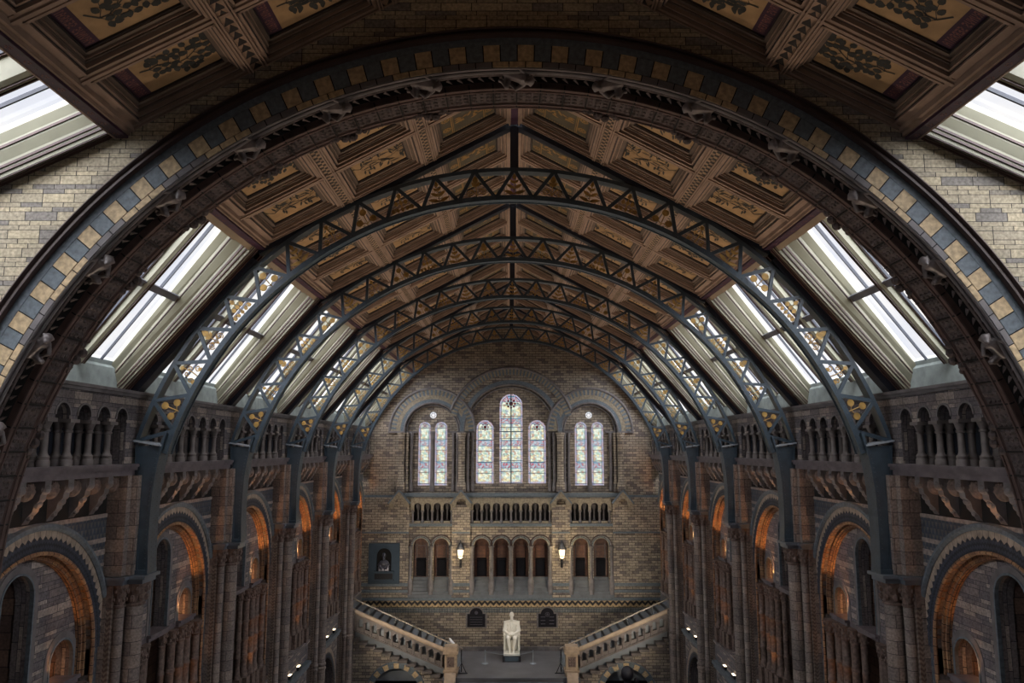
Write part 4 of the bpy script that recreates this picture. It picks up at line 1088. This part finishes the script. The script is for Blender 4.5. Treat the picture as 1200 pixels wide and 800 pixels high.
        for k in range(n):
            m = MB(); lathe(m, x0+.51*(k+.5), YE+.3, [(.08, -3.7), (.045, -3.62), (.045, -3.2), (.1, -3.05), (.13, -2.85)], 8); B(m, 'arcade_column', 'trim_stone', True)
        m = MB()
        for k in range(n): m.box(x0+.51*k+.1, x0+.51*(k+1)-.1, YE-.1, YE+.2, -3.82, -3.72)
        B(m, 'arcade_sill', 'arch_tan')
    m = MB(); m.box(-7, 7, YE+.6, YE+.65, -4, -2.4); B(m, 'arcade_backing', 'void_dark')
    # door arches
    for c in DC:
        m = MB(); ring(m, c, -4.98, .40, .53, YE-.05, YE+.1, XZ, 18, 1); ring(m, c, -4.98, .39, .41, YE-.08, YE+.1, XZ, 18, 0); B(m, 'door_arch', ['arch_tan', 'dotted'])
        m = MB(); sweep(m, circ(.55, YE-.06, .035, 6), c, -4.98, -pi/2, pi/2, 18, XZ); B(m, 'door_hood', 'hood_dark', True)
    for g in ([-5.21, -4.15, -3.09], [-2.04, -1.02, 0, 1.02, 2.04], [3.09, 4.15, 5.21]):
        for x in g:
            m = MB(); lathe(m, x, YE-.06, [(.15, -7.4), (.15, -6.72), (.11, -6.66), (.085, -6.6), (.085, -5.2), (.11, -5.16), (.1, -5.1), (.17, -4.98)], 10); B(m, 'door_column', 'trim_stone', True)
    for c in DC:
        m = MB(); m.box(c-.4, c+.4, YE+.34, YE+.4, -6.6, -4.5, 0)
        B(m, 'leaded_door', 'door_leads')
        m = MB(); m.box(c-.25, c+.25, YE+.3, YE+.35, -6.55, -5.62); B(m, 'door_glass', 'glass_dark')
        m = MB()
        for z in (-5.0, -5.7): m.box(c-.4, c+.4, YE+.3, YE+.36, z-.02, z+.02)
        for x in (-.37, -.24, .24, .37): m.box(c+x-.02, c+x+.02, YE+.3, YE+.36, -6.6, -4.9)
        B(m, 'door_frame', 'door_wood')
        m = MB()
        for i in range(5): m.box(c-.4, c+.4, YE-.12+.09*i, YE+.42, -7.42+.0, -7.4+.165*(i+.0)+.16)
        B(m, 'door_step', 'step_grey')
    m = MB()
    for x0, x1 in ((-5.3, -3.06), (-2.12, 2.12), (3.06, 5.3)): m.box(x0, x1, YE-.2, YE, -7.55, -7.4); m.box(x0, x1, YE-.15, YE, -7.4, -7.25)
    B(m, 'bottom_step', 'step_grey')
    m = MB(); m.box(-7.9, 7.9, YE-.24, YE, -7.68, -7.55); B(m, 'base_moulding', 'slate_blue')
    for x0, x1 in ((-7.9, -5.3), (5.3, 7.9), (-3.06, -2.12), (2.12, 3.06)):
        m = MB(); m.box(x0, x1, YE-.17, YE, -6.98, -6.82); m.box(x0, x1, YE-.17, YE, -7.3, -7.16); B(m, 'blue_course', 'slate_blue')
    m = MB(); m.box(-7.9, 7.9, YE-.05, YE, -8.02, -7.72); B(m, 'zigzag_frieze', 'zigzag')
    m = MB(); m.box(-7.9, 7.9, YE-.06, YE, -8.3, -8.08); B(m, 'dotted_frieze', 'dotted')
    m = MB(); m.box(-3.4, 3.4, YE-.1, YE, -10.18, -9.98); B(m, 'skirting', 'trim_stone')
    return lights
LIGHTS = end_wall()
# stained windows
names = ['left light of the left pair', 'right light of the left pair', 'left light of the right pair', 'right light of the right pair', 'tall middle light of the centre group', 'left light of the centre group', 'right light of the centre group']
for (c, r, zs, z0), nm in zip(LIGHTS, names):
    wn += 1; root = empty('window_%d' % wn, (c, YE+.4, z0), 'arched stained glass window, '+nm, 'window', None, 'structure')
    Tz = lambda p: (p[0], p[1], p[2]-z0)
    bw = .09; m = MB(Tz); inner = arch(0, z0+bw, r-bw, zs, 16)
    pts = [Vector((a, b, 0)) for a, b in inner]; plate(m, inner, [], -.02, .0, XZ); m.build('coloured_glass', 'stained_glass', root)
    m = MB(Tz); plate(m, arch(0, z0, r, zs, 16), [inner], -.02, .0, XZ); m.build('glass_border', 'stained_border', root)
    m = MB(Tz)
    zz = z0+.05; 
    step = 1.17*.5
    z = zs
    while z > z0: m.box(-r, r, -.05, -.01, z-.014, z+.014); z -= step
    if r > .5: m.box(-.03, .03, -.07, -.01, z0, zs+r); m.box(-r, r, -.07, -.01, Z_ := .92, .97) if False else m.box(-r, r, -.07, -.01, .9, .95)
    sweep(m, [(bw*0+r-bw-.01, -.04), (r-bw+.01, -.04), (r-bw+.01, -.01), (r-bw-.01, -.01)], 0, zs, -pi/2, pi/2, 16, XZ, legs=zs-z0)
    if r > .3:
        for a in (-50, -25, 0, 25, 50): pass
    m.build('leading', 'plaque_slate', root)
    m = MB(Tz)   # rosette in the head
    for i in range(8):
        a = 2*pi*i/8; ball(m, (r*.35*cos(a), -.03, zs+.1+r*.35*sin(a)), r*.1, 6, 4, 0, (1, .2, 1))
    ball(m, (0, -.03, zs+.1), r*.18, 8, 6, 0, (1, .2, 1)); m.build('rosette', 'rosette_red' if 'rosette_red' in MATS else 'maroon', root)
for s in (-1, 1):
    wn += 1; m = MB(); lathe_pts = [(.2*cos(2*pi*i/20), .2*sin(2*pi*i/20)) for i in range(20)]
    root = empty('window_%d' % wn, (s*4.17, YE+.4, 1.8), 'small round window above the %s pair of lights' % ('left' if s < 0 else 'right'), 'window', None, 'structure')
    plate(m, lathe_pts, [], -.02, 0, XZ); m.build('round_glass', 'plaque_light' if False else 'skylight_glass', root)
    m = MB(); sweep(m, circ(.1, -.03, .012, 5), 0, 0, -pi, pi, 20, XZ); sweep(m, circ(.19, -.03, .02, 5), 0, 0, -pi, pi, 20, XZ)
    for i in range(6): a = pi*i/3; bar(m, (.1*cos(a), -.03, .1*sin(a)), (.19*cos(a), -.03, .19*sin(a)), .012, .02, (0, 1, 0))
    m.build('tracery', 'plaque_slate', root)

# ------------------------------------------------------------------ landing and stairs
ZL = -10.18; YS = 36.3
m = MB(); m.box(-3.1, 3.1, YS, YE, ZL-.4, ZL); m.box(-2.2, 2.2, YS-.05, YS+.1, ZL-.07, ZL+.005)
o = m.build('stair_landing', 'landing_stone'); tag(o, 'grey stone half landing where the statue sits', 'landing')
def make_flight(sg, sn):
    T = side_T(sg); base = Vector((0, 0, 0))
    root = empty('side_stair', (sg*3.1, 38.2, ZL), 'stone stair flight climbing %s from the landing' % sn, 'stairs', 'side flights of the staircase')
    def B(m, name, mat, smooth=False, parent=None):
        for v in m.v: v.x -= sg*3.1; v.y -= 38.2; v.z -= ZL
        return m.build(name, mat, parent or root, smooth=smooth)
    n = 13; x0, x1 = 2.9, 7.75; z1 = -8.15; dx = (x1-x0)/n; dz = (z1-ZL)/n
    m = MB(T)
    tz = lambda i: -9.19+.405*(x0+dx*i-3.1)
    for i in range(n): m.box(x0+dx*i, x1, YS+.62, YE-1.75, tz(i-1) if i else ZL-.3, tz(i))
    for i in range(5): m.box(2.36+.11*i, x0, YS+.72, YE-1.75, ZL+.17*i, ZL+.17*(i+1))
    B(m, 'steps', 'tread')
    m = MB(T)
    for i in range(n): m.box(x0+dx*i-.045, x0+dx*i+.03, YS+.62, YE-1.75, tz(i)-.1, tz(i)+.006)
    B(m, 'nosings', 'black_iron')
    # spandrel wall with arch
    ac, ar = 5.22, 1.05
    m = MB(T)
    o = [(2.5, FLOOR)]+[(ac-ar, FLOOR)]+[(ac-ar*cos(pi*i/24), -10.9+ar*sin(pi*i/24)) for i in range(25)]+[(ac+ar, FLOOR), (7.55, FLOOR), (7.55, z1-.3)]
    for i in range(n-2, -1, -1): o += [(x0+dx*(i+1)-.0, ZL+dz*(i+1)-.32+.0), (x0+dx*i+.02, ZL+dz*(i+1)-.32)]
    o += [(2.5, ZL-.2)]
    o2 = [o[0]]
    for p in o[1:]:
        if abs(p[0]-o2[-1][0])+abs(p[1]-o2[-1][1]) > 1e-3: o2.append(p)
    plate(m, o2, [], YS+.3, YS+.6, XZ); B(m, 'spandrel_wall', 'end_brick')
    m = MB(T); nn = 15
    for i in range(nn):
        a = radians(-90+180*i/nn); q = radians(180/nn); sweep(m, [(ar, YS+.26), (ar+.24, YS+.26), (ar+.24, YS+.4), (ar, YS+.4)], ac, -10.9, a+.005, a+q-.005, 2, XZ, i % 2)
    B(m, 'arch_voussoirs', ['slate_blue', 'tan_tile'])
    m = MB(T); sweep(m, circ(ar+.27, YS+.24, .035, 6), ac, -10.9, -pi/2, pi/2, 24, XZ); B(m, 'arch_hood', 'slate_blue', True)
    m = MB(T); m.box(3.2, 8, YS+1.6, YS+1.65, FLOOR, -9.9); B(m, 'arch_backing', 'void_dark')
    # stepped band and balustrade
    m = MB(T)
    for i in range(n): m.box(x0+dx*i-.05, x0+dx*(i+1)+.02, YS+.2, YS+.62, ZL+dz*(i+1)-.36, ZL+dz*(i+1)-.26)
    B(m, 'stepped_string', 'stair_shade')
    sl = .405; zr = lambda x: -9.02+(x-3.1)*sl    # rail top
    m = MB(T)
    k = 12; outl = [(3.1, zr(3.1)-.1), (7.25, zr(7.25)-.1), (7.25, zr(7.25)-.78), (3.1, zr(3.1)-.78)]
    hs = []
    for i in range(k):
        c = 3.32+i*.325; zc_ = zr(c)-.32
        hs.append([(c-.1, zc_-.3-.0)]+[(c-.1, zc_)]+[(c-.1*cos(pi*j/8), zc_+.1*sin(pi*j/8)) for j in range(1, 8)]+[(c+.1, zc_), (c+.1, zc_-.3+.04)])
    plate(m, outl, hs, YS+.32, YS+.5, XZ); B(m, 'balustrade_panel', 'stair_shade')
    m = MB(T)
    for i in range(k+1):
        c = 3.32+(i-.5)*.325
        if c < 3.15: c = 3.17
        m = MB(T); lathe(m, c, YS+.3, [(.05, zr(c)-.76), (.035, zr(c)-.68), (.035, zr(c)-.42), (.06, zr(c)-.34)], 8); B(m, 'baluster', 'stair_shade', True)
    m = MB(T); tube(m, [(2.95, YS+.4, zr(3.1)-.06), (3.15, YS+.4, zr(3.1)-.03), (7.3, YS+.4, zr(7.3)-.03)], .11, 10); B(m, 'top_rail', 'stair_stone', True)
    m = MB(T); bar(m, (3.1, YS+.4, zr(3.1)-.8), (7.25, YS+.4, zr(7.25)-.8), .06, .34, (0, 1, 0)); B(m, 'bottom_rail', 'stair_shade')
    # newel
    m = MB(T); X, Y = 2.75, YS+.4
    m.box(X-.3, X+.3, Y-.3, Y+.3, ZL-1.6, ZL+.2); m.box(X-.34, X+.34, Y-.34, Y+.34, ZL+.2, ZL+.28); m.box(X-.27, X+.27, Y-.27, Y+.27, ZL+.28, ZL+.98); m.box(X-.34, X+.34, Y-.34, Y+.34, ZL+.98, ZL+1.12); m.box(X-.29, X+.29, Y-.29, Y+.29, ZL+1.12, ZL+1.3)
    B(m, 'newel_post', 'stair_stone')
    m = MB(T); m.box(X-.17, X+.17, Y-.285, Y-.25, ZL+.42, ZL+.86)
    for i in range(9): ball(m, (X-.1+.1*(i % 3), Y-.29, ZL+.52+.12*(i//3)), .04, 6, 4)
    B(m, 'carved_square', 'carved_brown')
    # metal handrail at the back
    m = MB(T); yb = YS+.95; hr = lambda x: -9.05+(x-2.61)*.448
    bar(m, (2.25, yb, hr(2.35)), (7.6, yb, hr(7.6)), .05, .08, (0, 1, 0)); B(m, 'handrail', 'rail_wood')
    m = MB(T)
    for x in (3.0, 4.2, 5.4, 6.6, 7.7):
        zf = -9.2+.405*(x-3.1); m.box(x-.02, x+.02, yb-.02, yb+.02, zf, hr(x)); bar(m, (x+.16, yb, zf+.08), (x, yb, hr(x)), .02, .02, (0, 1, 0))
    m.box(2.28, 2.33, yb-.02, yb+.02, ZL, hr(2.3)); bar(m, (2.3, yb, ZL+.4), (2.05, yb-.3, ZL), .03, .03, (0, 1, 0)); bar(m, (2.3, yb, ZL+.4), (2.5, yb-.3, ZL), .03, .03, (0, 1, 0)); m.box(2.0, 2.55, yb-.32, yb-.28, ZL, ZL+.03)
    B(m, 'rail_posts', 'black_iron')
    # top landing by the gallery
    m = MB(T); m.box(x1-.1, 7.95, YS+.62, YE-.3, -7.7, -7.3); B(m, 'top_landing', 'landing_stone')
    m = MB(T); m.box(7.2, 7.68, YS+.12, YS+.6, FLOOR, -7.5); m.box(7.16, 7.68, YS+.08, YS+.6, -7.5, -7.3); B(m, 'end_pier', 'pier_stone')
    return root
for sg, sn in SIDES: make_flight(sg, sn)
# main flight below the landing
m = MB()
for i in range(20): m.box(-2.35, 2.35, YS-.32*(i+1), YS-.32*i, FLOOR, ZL-.19*(i+1))
o = m.build('main_stair', 'landing_stone'); tag(o, 'main stone flight dropping away below the half landing', 'stairs')
for s, sn in SIDES:
    m = MB(); x = s*2.75
    n = 20
    pr = [(YS+.1, FLOOR), (YS+.1, ZL+.2), (YS-6.4, ZL-3.6), (YS-6.4, FLOOR)]
    plate(m, pr, [], x-.25, x+.25, lambda p, q, w: (w, p, q)); 
    o = m.build('stair_cheek', 'stair_stone'); tag(o, 'pale sloping stone cheek under the %s newel of the main stair' % sn, 'stair wall')

# ------------------------------------------------------------------ statue
def blob(name, prims, mat, vox, parent=None, loc=None):
    m = MB()
    for p in prims:
        if p[0] == 'c':
            a, b, r0, r1 = Vector(p[1]), Vector(p[2]), p[3], p[4]; n = max(3, int((b-a).length/.03))
            for i in range(n+1): t = i/n; ball(m, a.lerp(b, t), r0+(r1-r0)*t, 10, 8)
        elif p[0] == 'e': ball(m, p[1], 1, 14, 10, 0, p[2])
        elif p[0] == 'b': m.box(*p[1])
    o = m.build(name, mat, parent, loc, smooth=True); r = o.modifiers.new('r', 'REMESH'); r.mode = 'VOXEL'; r.voxel_size = vox; r.use_smooth_shade = True
    return o
st = empty('seated_statue', (0.03, 39.9, ZL+.27), 'white marble statue of a seated bearded man in a coat, hands in his lap', 'statue')
fig = [('e', (0, -.02, 1.02), (.26, .19, .36)), ('e', (0, 0, 1.28), (.31, .17, .17)), ('e', (0, -.12, .78), (.27, .26, .17)),
       ('c', (0, -.04, 1.4), (0, -.07, 1.55), .085, .075), ('e', (0, -.1, 1.74), (.105, .125, .14)), ('e', (0, -.19, 1.58), (.075, .07, .13)), ('e', (0, -.22, 1.72), (.02, .035, .035)),
       ('e', (0, -.2, 1.765), (.075, .03, .018)), ('e', (.103, -.09, 1.72), (.018, .03, .035)), ('e', (-.103, -.09, 1.72), (.018, .03, .035))]
for s in (-1, 1):
    fig += [('c', (s*.29, -.0, 1.3), (s*.37, -.1, .98), .1, .085), ('c', (s*.37, -.1, .98), (s*.1, -.4, .86), .08, .055), ('e', (s*.07, -.44, .86), (.07, .06, .04))]
    for f in range(4): fig.append(('c', (s*(.07-.0*f), -.44, .84+.018*f), (s*-.02, -.5-.008*f, .83+.016*f), .014, .011))
    fig.append(('c', (s*.1, -.44, .9), (s*.05, -.49, .92), .014, .012))
    fig += [('c', (s*.14, -.1, .72), (s*.17, -.6, .7), .135, .11), ('c', (s*.17, -.6, .68), (s*.1, -.66 if s < 0 else -.56, .2), .1, .06), ('c', (s*.1, -.66 if s < 0 else -.56, .12), (s*.09, -.86 if s < 0 else -.76, .1), .065, .05)]
    fig += [('c', (s*.3, -.25, .75), (s*.36, -.45, .2), .08, .06), ('c', (s*.31, -.05, 1.2), (s*.24, -.4, .62), .05, .04)]
    for f in range(3): fig.append(('c', (s*(.2+.05*f), -.16-.1*f, .66), (s*(.24+.05*f), -.3-.1*f, .15), .035, .03))
fig.append(('c', (-.06, -.17, 1.4), (-.05, -.24, .85), .02, .02)); fig.append(('c', (.06, -.17, 1.4), (.05, -.24, .85), .02, .02))
blob('figure', fig, 'marble', .016, st)
m = MB()
m.box(-.4, .4, -.95, .35, 0, .1); m.box(-.4, -.3, -.5, .25, .1, .82); m.box(.3, .4, -.5, .25, .1, .82); m.box(-.4, .4, .2, .32, .1, 1.3); m.box(-.3, .3, -.3, .25, .1, .6)
tube(m, [(-.36, -.55, .84), (-.36, .28, .86)], .055, 8); tube(m, [(.36, -.55, .84), (.36, .28, .86)], .055, 8); tube(m, [(-.4, .26, 1.3), (0, .26, 1.38), (.4, .26, 1.3)], .06, 8)
m.build('chair', 'marble', st)
m = MB(); m.box(-.44, .44, 38.85-39.9, 40.4-39.9, -.27, 0); m.build('plinth', 'plinth_black', st)
m = MB(); m.box(-.33, .33, 38.83-39.9, 38.86-39.9, -.22, -.03); m.build('plinth_plate', 'plaque_slate', st)

# ------------------------------------------------------------------ wall furniture
for x, sn in ((-2.6, 'left'), (2.62, 'right')):
    r = empty('wall_lantern', (x, YE-.14, -5.7), 'lit black wall lantern on the brick pier, %s one of two' % sn, 'lantern', 'lit wall lanterns')
    m = MB(); lathe(m, 0, -.28, [(.05, .14), (.1, .2), (.14, .28), (.165, .56)], 8); m.build('glass_body', 'lamp_glow', r)
    m = MB(); lathe(m, 0, -.28, [(.24, .6), (.2, .66), (.1, .9), (.05, .94), (.03, 1.02), (.01, 1.08)], 8); 
    for k in range(8): a = 2*pi*(k+.0)/8; bar(m, (.175*cos(a), -.28+.175*sin(a), .28), (.205*cos(a), -.28+.205*sin(a), .6), .022, .022, (cos(a), sin(a), 0))
    lathe(m, 0, -.28, [(.19, .26), (.19, .29)], 8); m.build('lantern_frame', 'black_iron', r)
    m = MB(); tube(m, [(0, 0, -.3), (0, -.05, -.25), (0, -.1, -.1), (0, -.28, .02), (0, -.28, .14)], .03, 8); m.box(-.06, .06, -.03, .02, -.35, .1); tube(m, [(0, -.05, -.3), (.0, -.12, -.22), (0, -.05, -.12)], .015, 6); m.build('bracket', 'black_iron', r)
    l = bpy.data.lights.new('lantern_light', 'POINT'); l.energy = 60; l.color = (1, .78, .45); l.shadow_soft_size = .12; o = bpy.data.objects.new('lantern_light', l); C.objects.link(o); o.location = (x, YE-.75, -5.15)
for x, sn in ((-1.78, 'left'), (1.86, 'right')):
    r = empty('memorial_plaque', (x, YE, -9.0), 'dark arched memorial plaque on the wall %s of the statue' % sn, 'plaque', 'memorial plaques beside the statue')
    def pl(w, h, a): return [(-w, 0), (w, 0), (w, h), (w*.72, h)]+[(w*.72*cos(t), h+a*sin(t)) for t in [pi*i/10 for i in range(1, 10)]]+[(-w*.72, h), (-w, h)]
    m = MB(); plate(m, [(a, b-.05) for a, b in pl(.54, .72, .33)], [], -.08, 0, XZ); m.build('stone_surround', 'trim_stone', r)
    m = MB(); plate(m, pl(.46, .64, .3), [], -.11, -.07, XZ); m.build('slab', 'bronze_dark', r)
    m = MB()
    if sn == 'right':
        for i in range(3):
            for s in (-1, 1): bar(m, (s*.1, -.12, .15+.17*i), (s*.34, -.12, .15+.17*i), .03, .02, (0, 1, 0))
        sweep(m, circ(.1, -.12, .012, 5), 0, .62, -pi, pi, 14, XZ); ball(m, (0, -.12, .62), .05, 8, 6, 0, (1, .3, 1))
    else:
        for i in range(4): bar(m, (-.32, -.12, .12+.12*i), (.32, -.12, .12+.12*i), .02, .012, (0, 1, 0))
        ball(m, (0, -.12, .7), .09, 8, 6, 0, (1, .25, 1))
    m.build('relief', 'bronze_mid', r)
r = empty('bust_niche', (-6.55, YE-.1, -6.85), 'slate blue wall tablet with a dark bronze bust in its arched niche', 'memorial')
m = MB(); plate(m, [(-.8, 0), (.8, 0), (.8, 2.02), (-.8, 2.02)], [arch(0, .62, .38, 1.4, 14)], -.12, 0, XZ); m.build('tablet', 'plaque_slate', r)
m = MB(); m.box(-.5, .5, -.02, .0, .5, 1.9); m.build('niche_back', 'void_dark', r)
m = MB(); m.box(-.55, .55, -.3, -.1, .56, .64); m.box(-.55, .55, -.22, -.1, .14, .2); m.box(-.5, .5, -.17, -.1, .2, .56); m.build('shelf', 'plaque_slate', r)
m = MB(); m.box(-.46, .46, -.19, -.16, .24, .52); 
for i in range(4): bar(m, (-.35+.2*i, -.2, .3), (-.2+.2*i, -.2, .46), .025, .02, (0, 1, 0))
m.build('inscription_panel', 'bronze_dark', r)
blob('bust', [('e', (0, -.12, 1.42), (.1, .11, .14)), ('c', (0, -.1, 1.2), (0, -.1, 1.35), .07, .06), ('e', (0, -.1, 1.0), (.27, .13, .2)), ('c', (-.25, -.12, .95), (-.1, -.25, .78), .07, .05), ('c', (.25, -.12, .95), (.1, -.25, .8), .07, .05), ('b', (-.28, .28, -.25, -.02, .64, .85)), ('e', (0, -.2, 1.3), (.06, .05, .08))], 'bronze_mid', .02, r)
# barriers round the statue
for x, sn in ((-1.25, 'left'), (1.05, 'right')):
    r = empty('barrier_post', (x, 38.6, ZL), 'thin metal barrier post standing %s of the statue' % sn, 'barrier', 'barrier posts by the statue')
    m = MB(); lathe(m, 0, 0, [(.16, 0), (.16, .015), (.03, .03), (.014, .05), (.014, .55), (.03, .56), (.03, .6), (.01, .62)], 12); m.build('post', 'slab_grey', r)
m = MB(); tube(m, [(-1.25, 38.6, ZL+.55), (-.6, 38.55, ZL+.45), (0, 38.5, ZL+.42), (.5, 38.55, ZL+.45), (1.05, 38.6, ZL+.55)], .009, 5); o = m.build('barrier_rope', 'slab_grey'); tag(o, 'thin rope slung between the barrier posts before the statue', 'rope')
r = blob('folded_cloth', [('c', (-2.84, 37.2, -8.72), (-2.68, 37.2, -8.92), .05, .06), ('c', (-2.68, 37.2, -8.92), (-2.6, 37.2, -9.1), .05, .03)], 'cloth_white', .012)
tag(r, 'small white object caught on the left stair handrail near its foot', 'cloth')
r = blob('dark_bust', [('e', (5.12, 35.6, -9.82), (.29, .3, .34)), ('c', (5.12, 35.6, -10.1), (5.12, 35.6, -10.5), .16, .2), ('e', (5.12, 35.6, -10.75), (.5, .3, .3)), ('e', (5.52, 35.66, -10.12), (.12, .12, .14)), ('b', (4.8, 5.44, 35.3, 35.9, FLOOR, -10.8))], 'hair', .04)
tag(r, 'dark rounded sculpted head standing before the right stair arch', 'sculpture')
# uplights on the gallery ledge
for sg, sn in SIDES:
    for b, ys in ((3, (1.6, 2.7)), (4, (1.1, 1.9, 3.2)), (5, (1.2, 2.2))):
        for i, y in enumerate(ys):
            r = empty('ledge_spotlight', (sg*(WX-.04), YB[b]+y+.6, -7.86), '%s lit spotlight on the lower ledge, %s wall, bay %s' % (['first', 'second', 'third'][i], sn, ORD[b]), 'spotlight', 'spotlights on the lower ledges')
            m = MB(); m.box(-.07, .07, -.13, .13, .06, .16); m.box(-.02, .02, -.02, .02, 0, .06); m.build('housing', 'black_iron', r)
            m = MB(); m.box(-.06, .06, -.12, .12, .161, .175); m.build('lamp_face', 'plaque_light', r)

# ------------------------------------------------------------------ lights
def point(loc, e, col=(1, .42, .14), rad=.05, name='niche_lamp'):
    l = bpy.data.lights.new(name, 'POINT'); l.energy = e; l.color = col; l.shadow_soft_size = rad
    o = bpy.data.objects.new(name, l); C.objects.link(o); o.location = loc; return o
def spot(loc, d, e, ang, col=(1, .42, .14), rad=.04, blend=.6):
    l = bpy.data.lights.new('arch_uplight', 'SPOT'); l.energy = e; l.color = col; l.shadow_soft_size = rad; l.spot_size = radians(ang); l.spot_blend = blend
    o = bpy.data.objects.new('arch_uplight', l); C.objects.link(o); o.location = loc; o.rotation_euler = Vector(d).to_track_quat('-Z', 'Y').to_euler()
for sg, sn in SIDES:
    for b in range(6):
        y = YB[b]+YC
        spot((sg*(WX+.14), y+.95, -3.85), (sg*-.0, .38, 1), [16, 55, 75, 80, 80, 90][b], 58)
        point((sg*(WX+.55), y+1.45, -3.85), [1., 2.6, 2.6, 2.6, 2.6, 2.6][b])
        spot((sg*(WX-.22), y+.7, -6.95), (sg*.03, .22, 1), [20, 35, 35, 35, 35, 35][b], 60)
        for q in (1.0, 2.3, 3.6): point((sg*7.42, YB[b]+q, -1.0), .7, rad=.03)
for sg, sn in SIDES:
    l = bpy.data.lights.new('overcast_sky_%s' % sn, 'SUN'); l.energy = 48; l.angle = radians(90); l.color = (.95, .97, 1)
    o = bpy.data.objects.new('overcast_sky', l); C.objects.link(o); o.location = (sg*30, 20, 30); o.rotation_euler = Vector((-sg*.66, .5, -.56)).to_track_quat('-Z', 'Y').to_euler()
    l = bpy.data.lights.new('wall_flood', 'SPOT'); l.energy = 850; l.spot_size = radians(80); l.spot_blend = .8; l.color = (1, .86, .7); l.shadow_soft_size = .3  # fill spot added to brighten the lower end wall and landing
    o = bpy.data.objects.new('wall_flood', l); C.objects.link(o); o.location = (sg*6.6, 31.5, -7.5); o.rotation_euler = Vector((-sg*5.2, 9.5, .8)).to_track_quat('-Z', 'Y').to_euler()
    for b in range(-1, 6):
        l = bpy.data.lights.new('ledge_uplight', 'SPOT'); l.energy = 1100; l.spot_size = radians(70); l.spot_blend = .8; l.color = (1, .78, .6); l.shadow_soft_size = .1
        o = bpy.data.objects.new('ledge_uplight', l); C.objects.link(o); y = 10.13+S*b+YC if b >= 0 else 6.2; l.energy = (900 if b < 4 else 550) if b >= 0 else 480; l.spot_size = radians(70 if b >= 0 else 36); o.location = (sg*6.9, y, -7.6); o.rotation_euler = Vector((-sg*5.0, 0, 12.5)).to_track_quat('-Z', 'Y').to_euler()
W = bpy.data.worlds.new('World'); bpy.context.scene.world = W; W.use_nodes = True
W.node_tree.nodes['Background'].inputs[0].default_value = lin('a8b4d0'); W.node_tree.nodes['Background'].inputs[1].default_value = .02

# ------------------------------------------------------------------ camera
cam = bpy.data.cameras.new('camera'); co = bpy.data.objects.new('camera', cam); C.objects.link(co)
cam.lens = 27.0; cam.sensor_width = 36; co.location = (-.1055, 0, 0); co.rotation_euler = (pi/2+.13912, 0, -.0038)
cam.clip_start = .1; cam.clip_end = 200
sc = bpy.context.scene; sc.camera = co
sc.view_settings.view_transform = 'Standard'; sc.view_settings.look = 'None'; sc.view_settings.gamma = 1; sc.view_settings.exposure = 0.4
sc.view_settings.use_curve_mapping = False
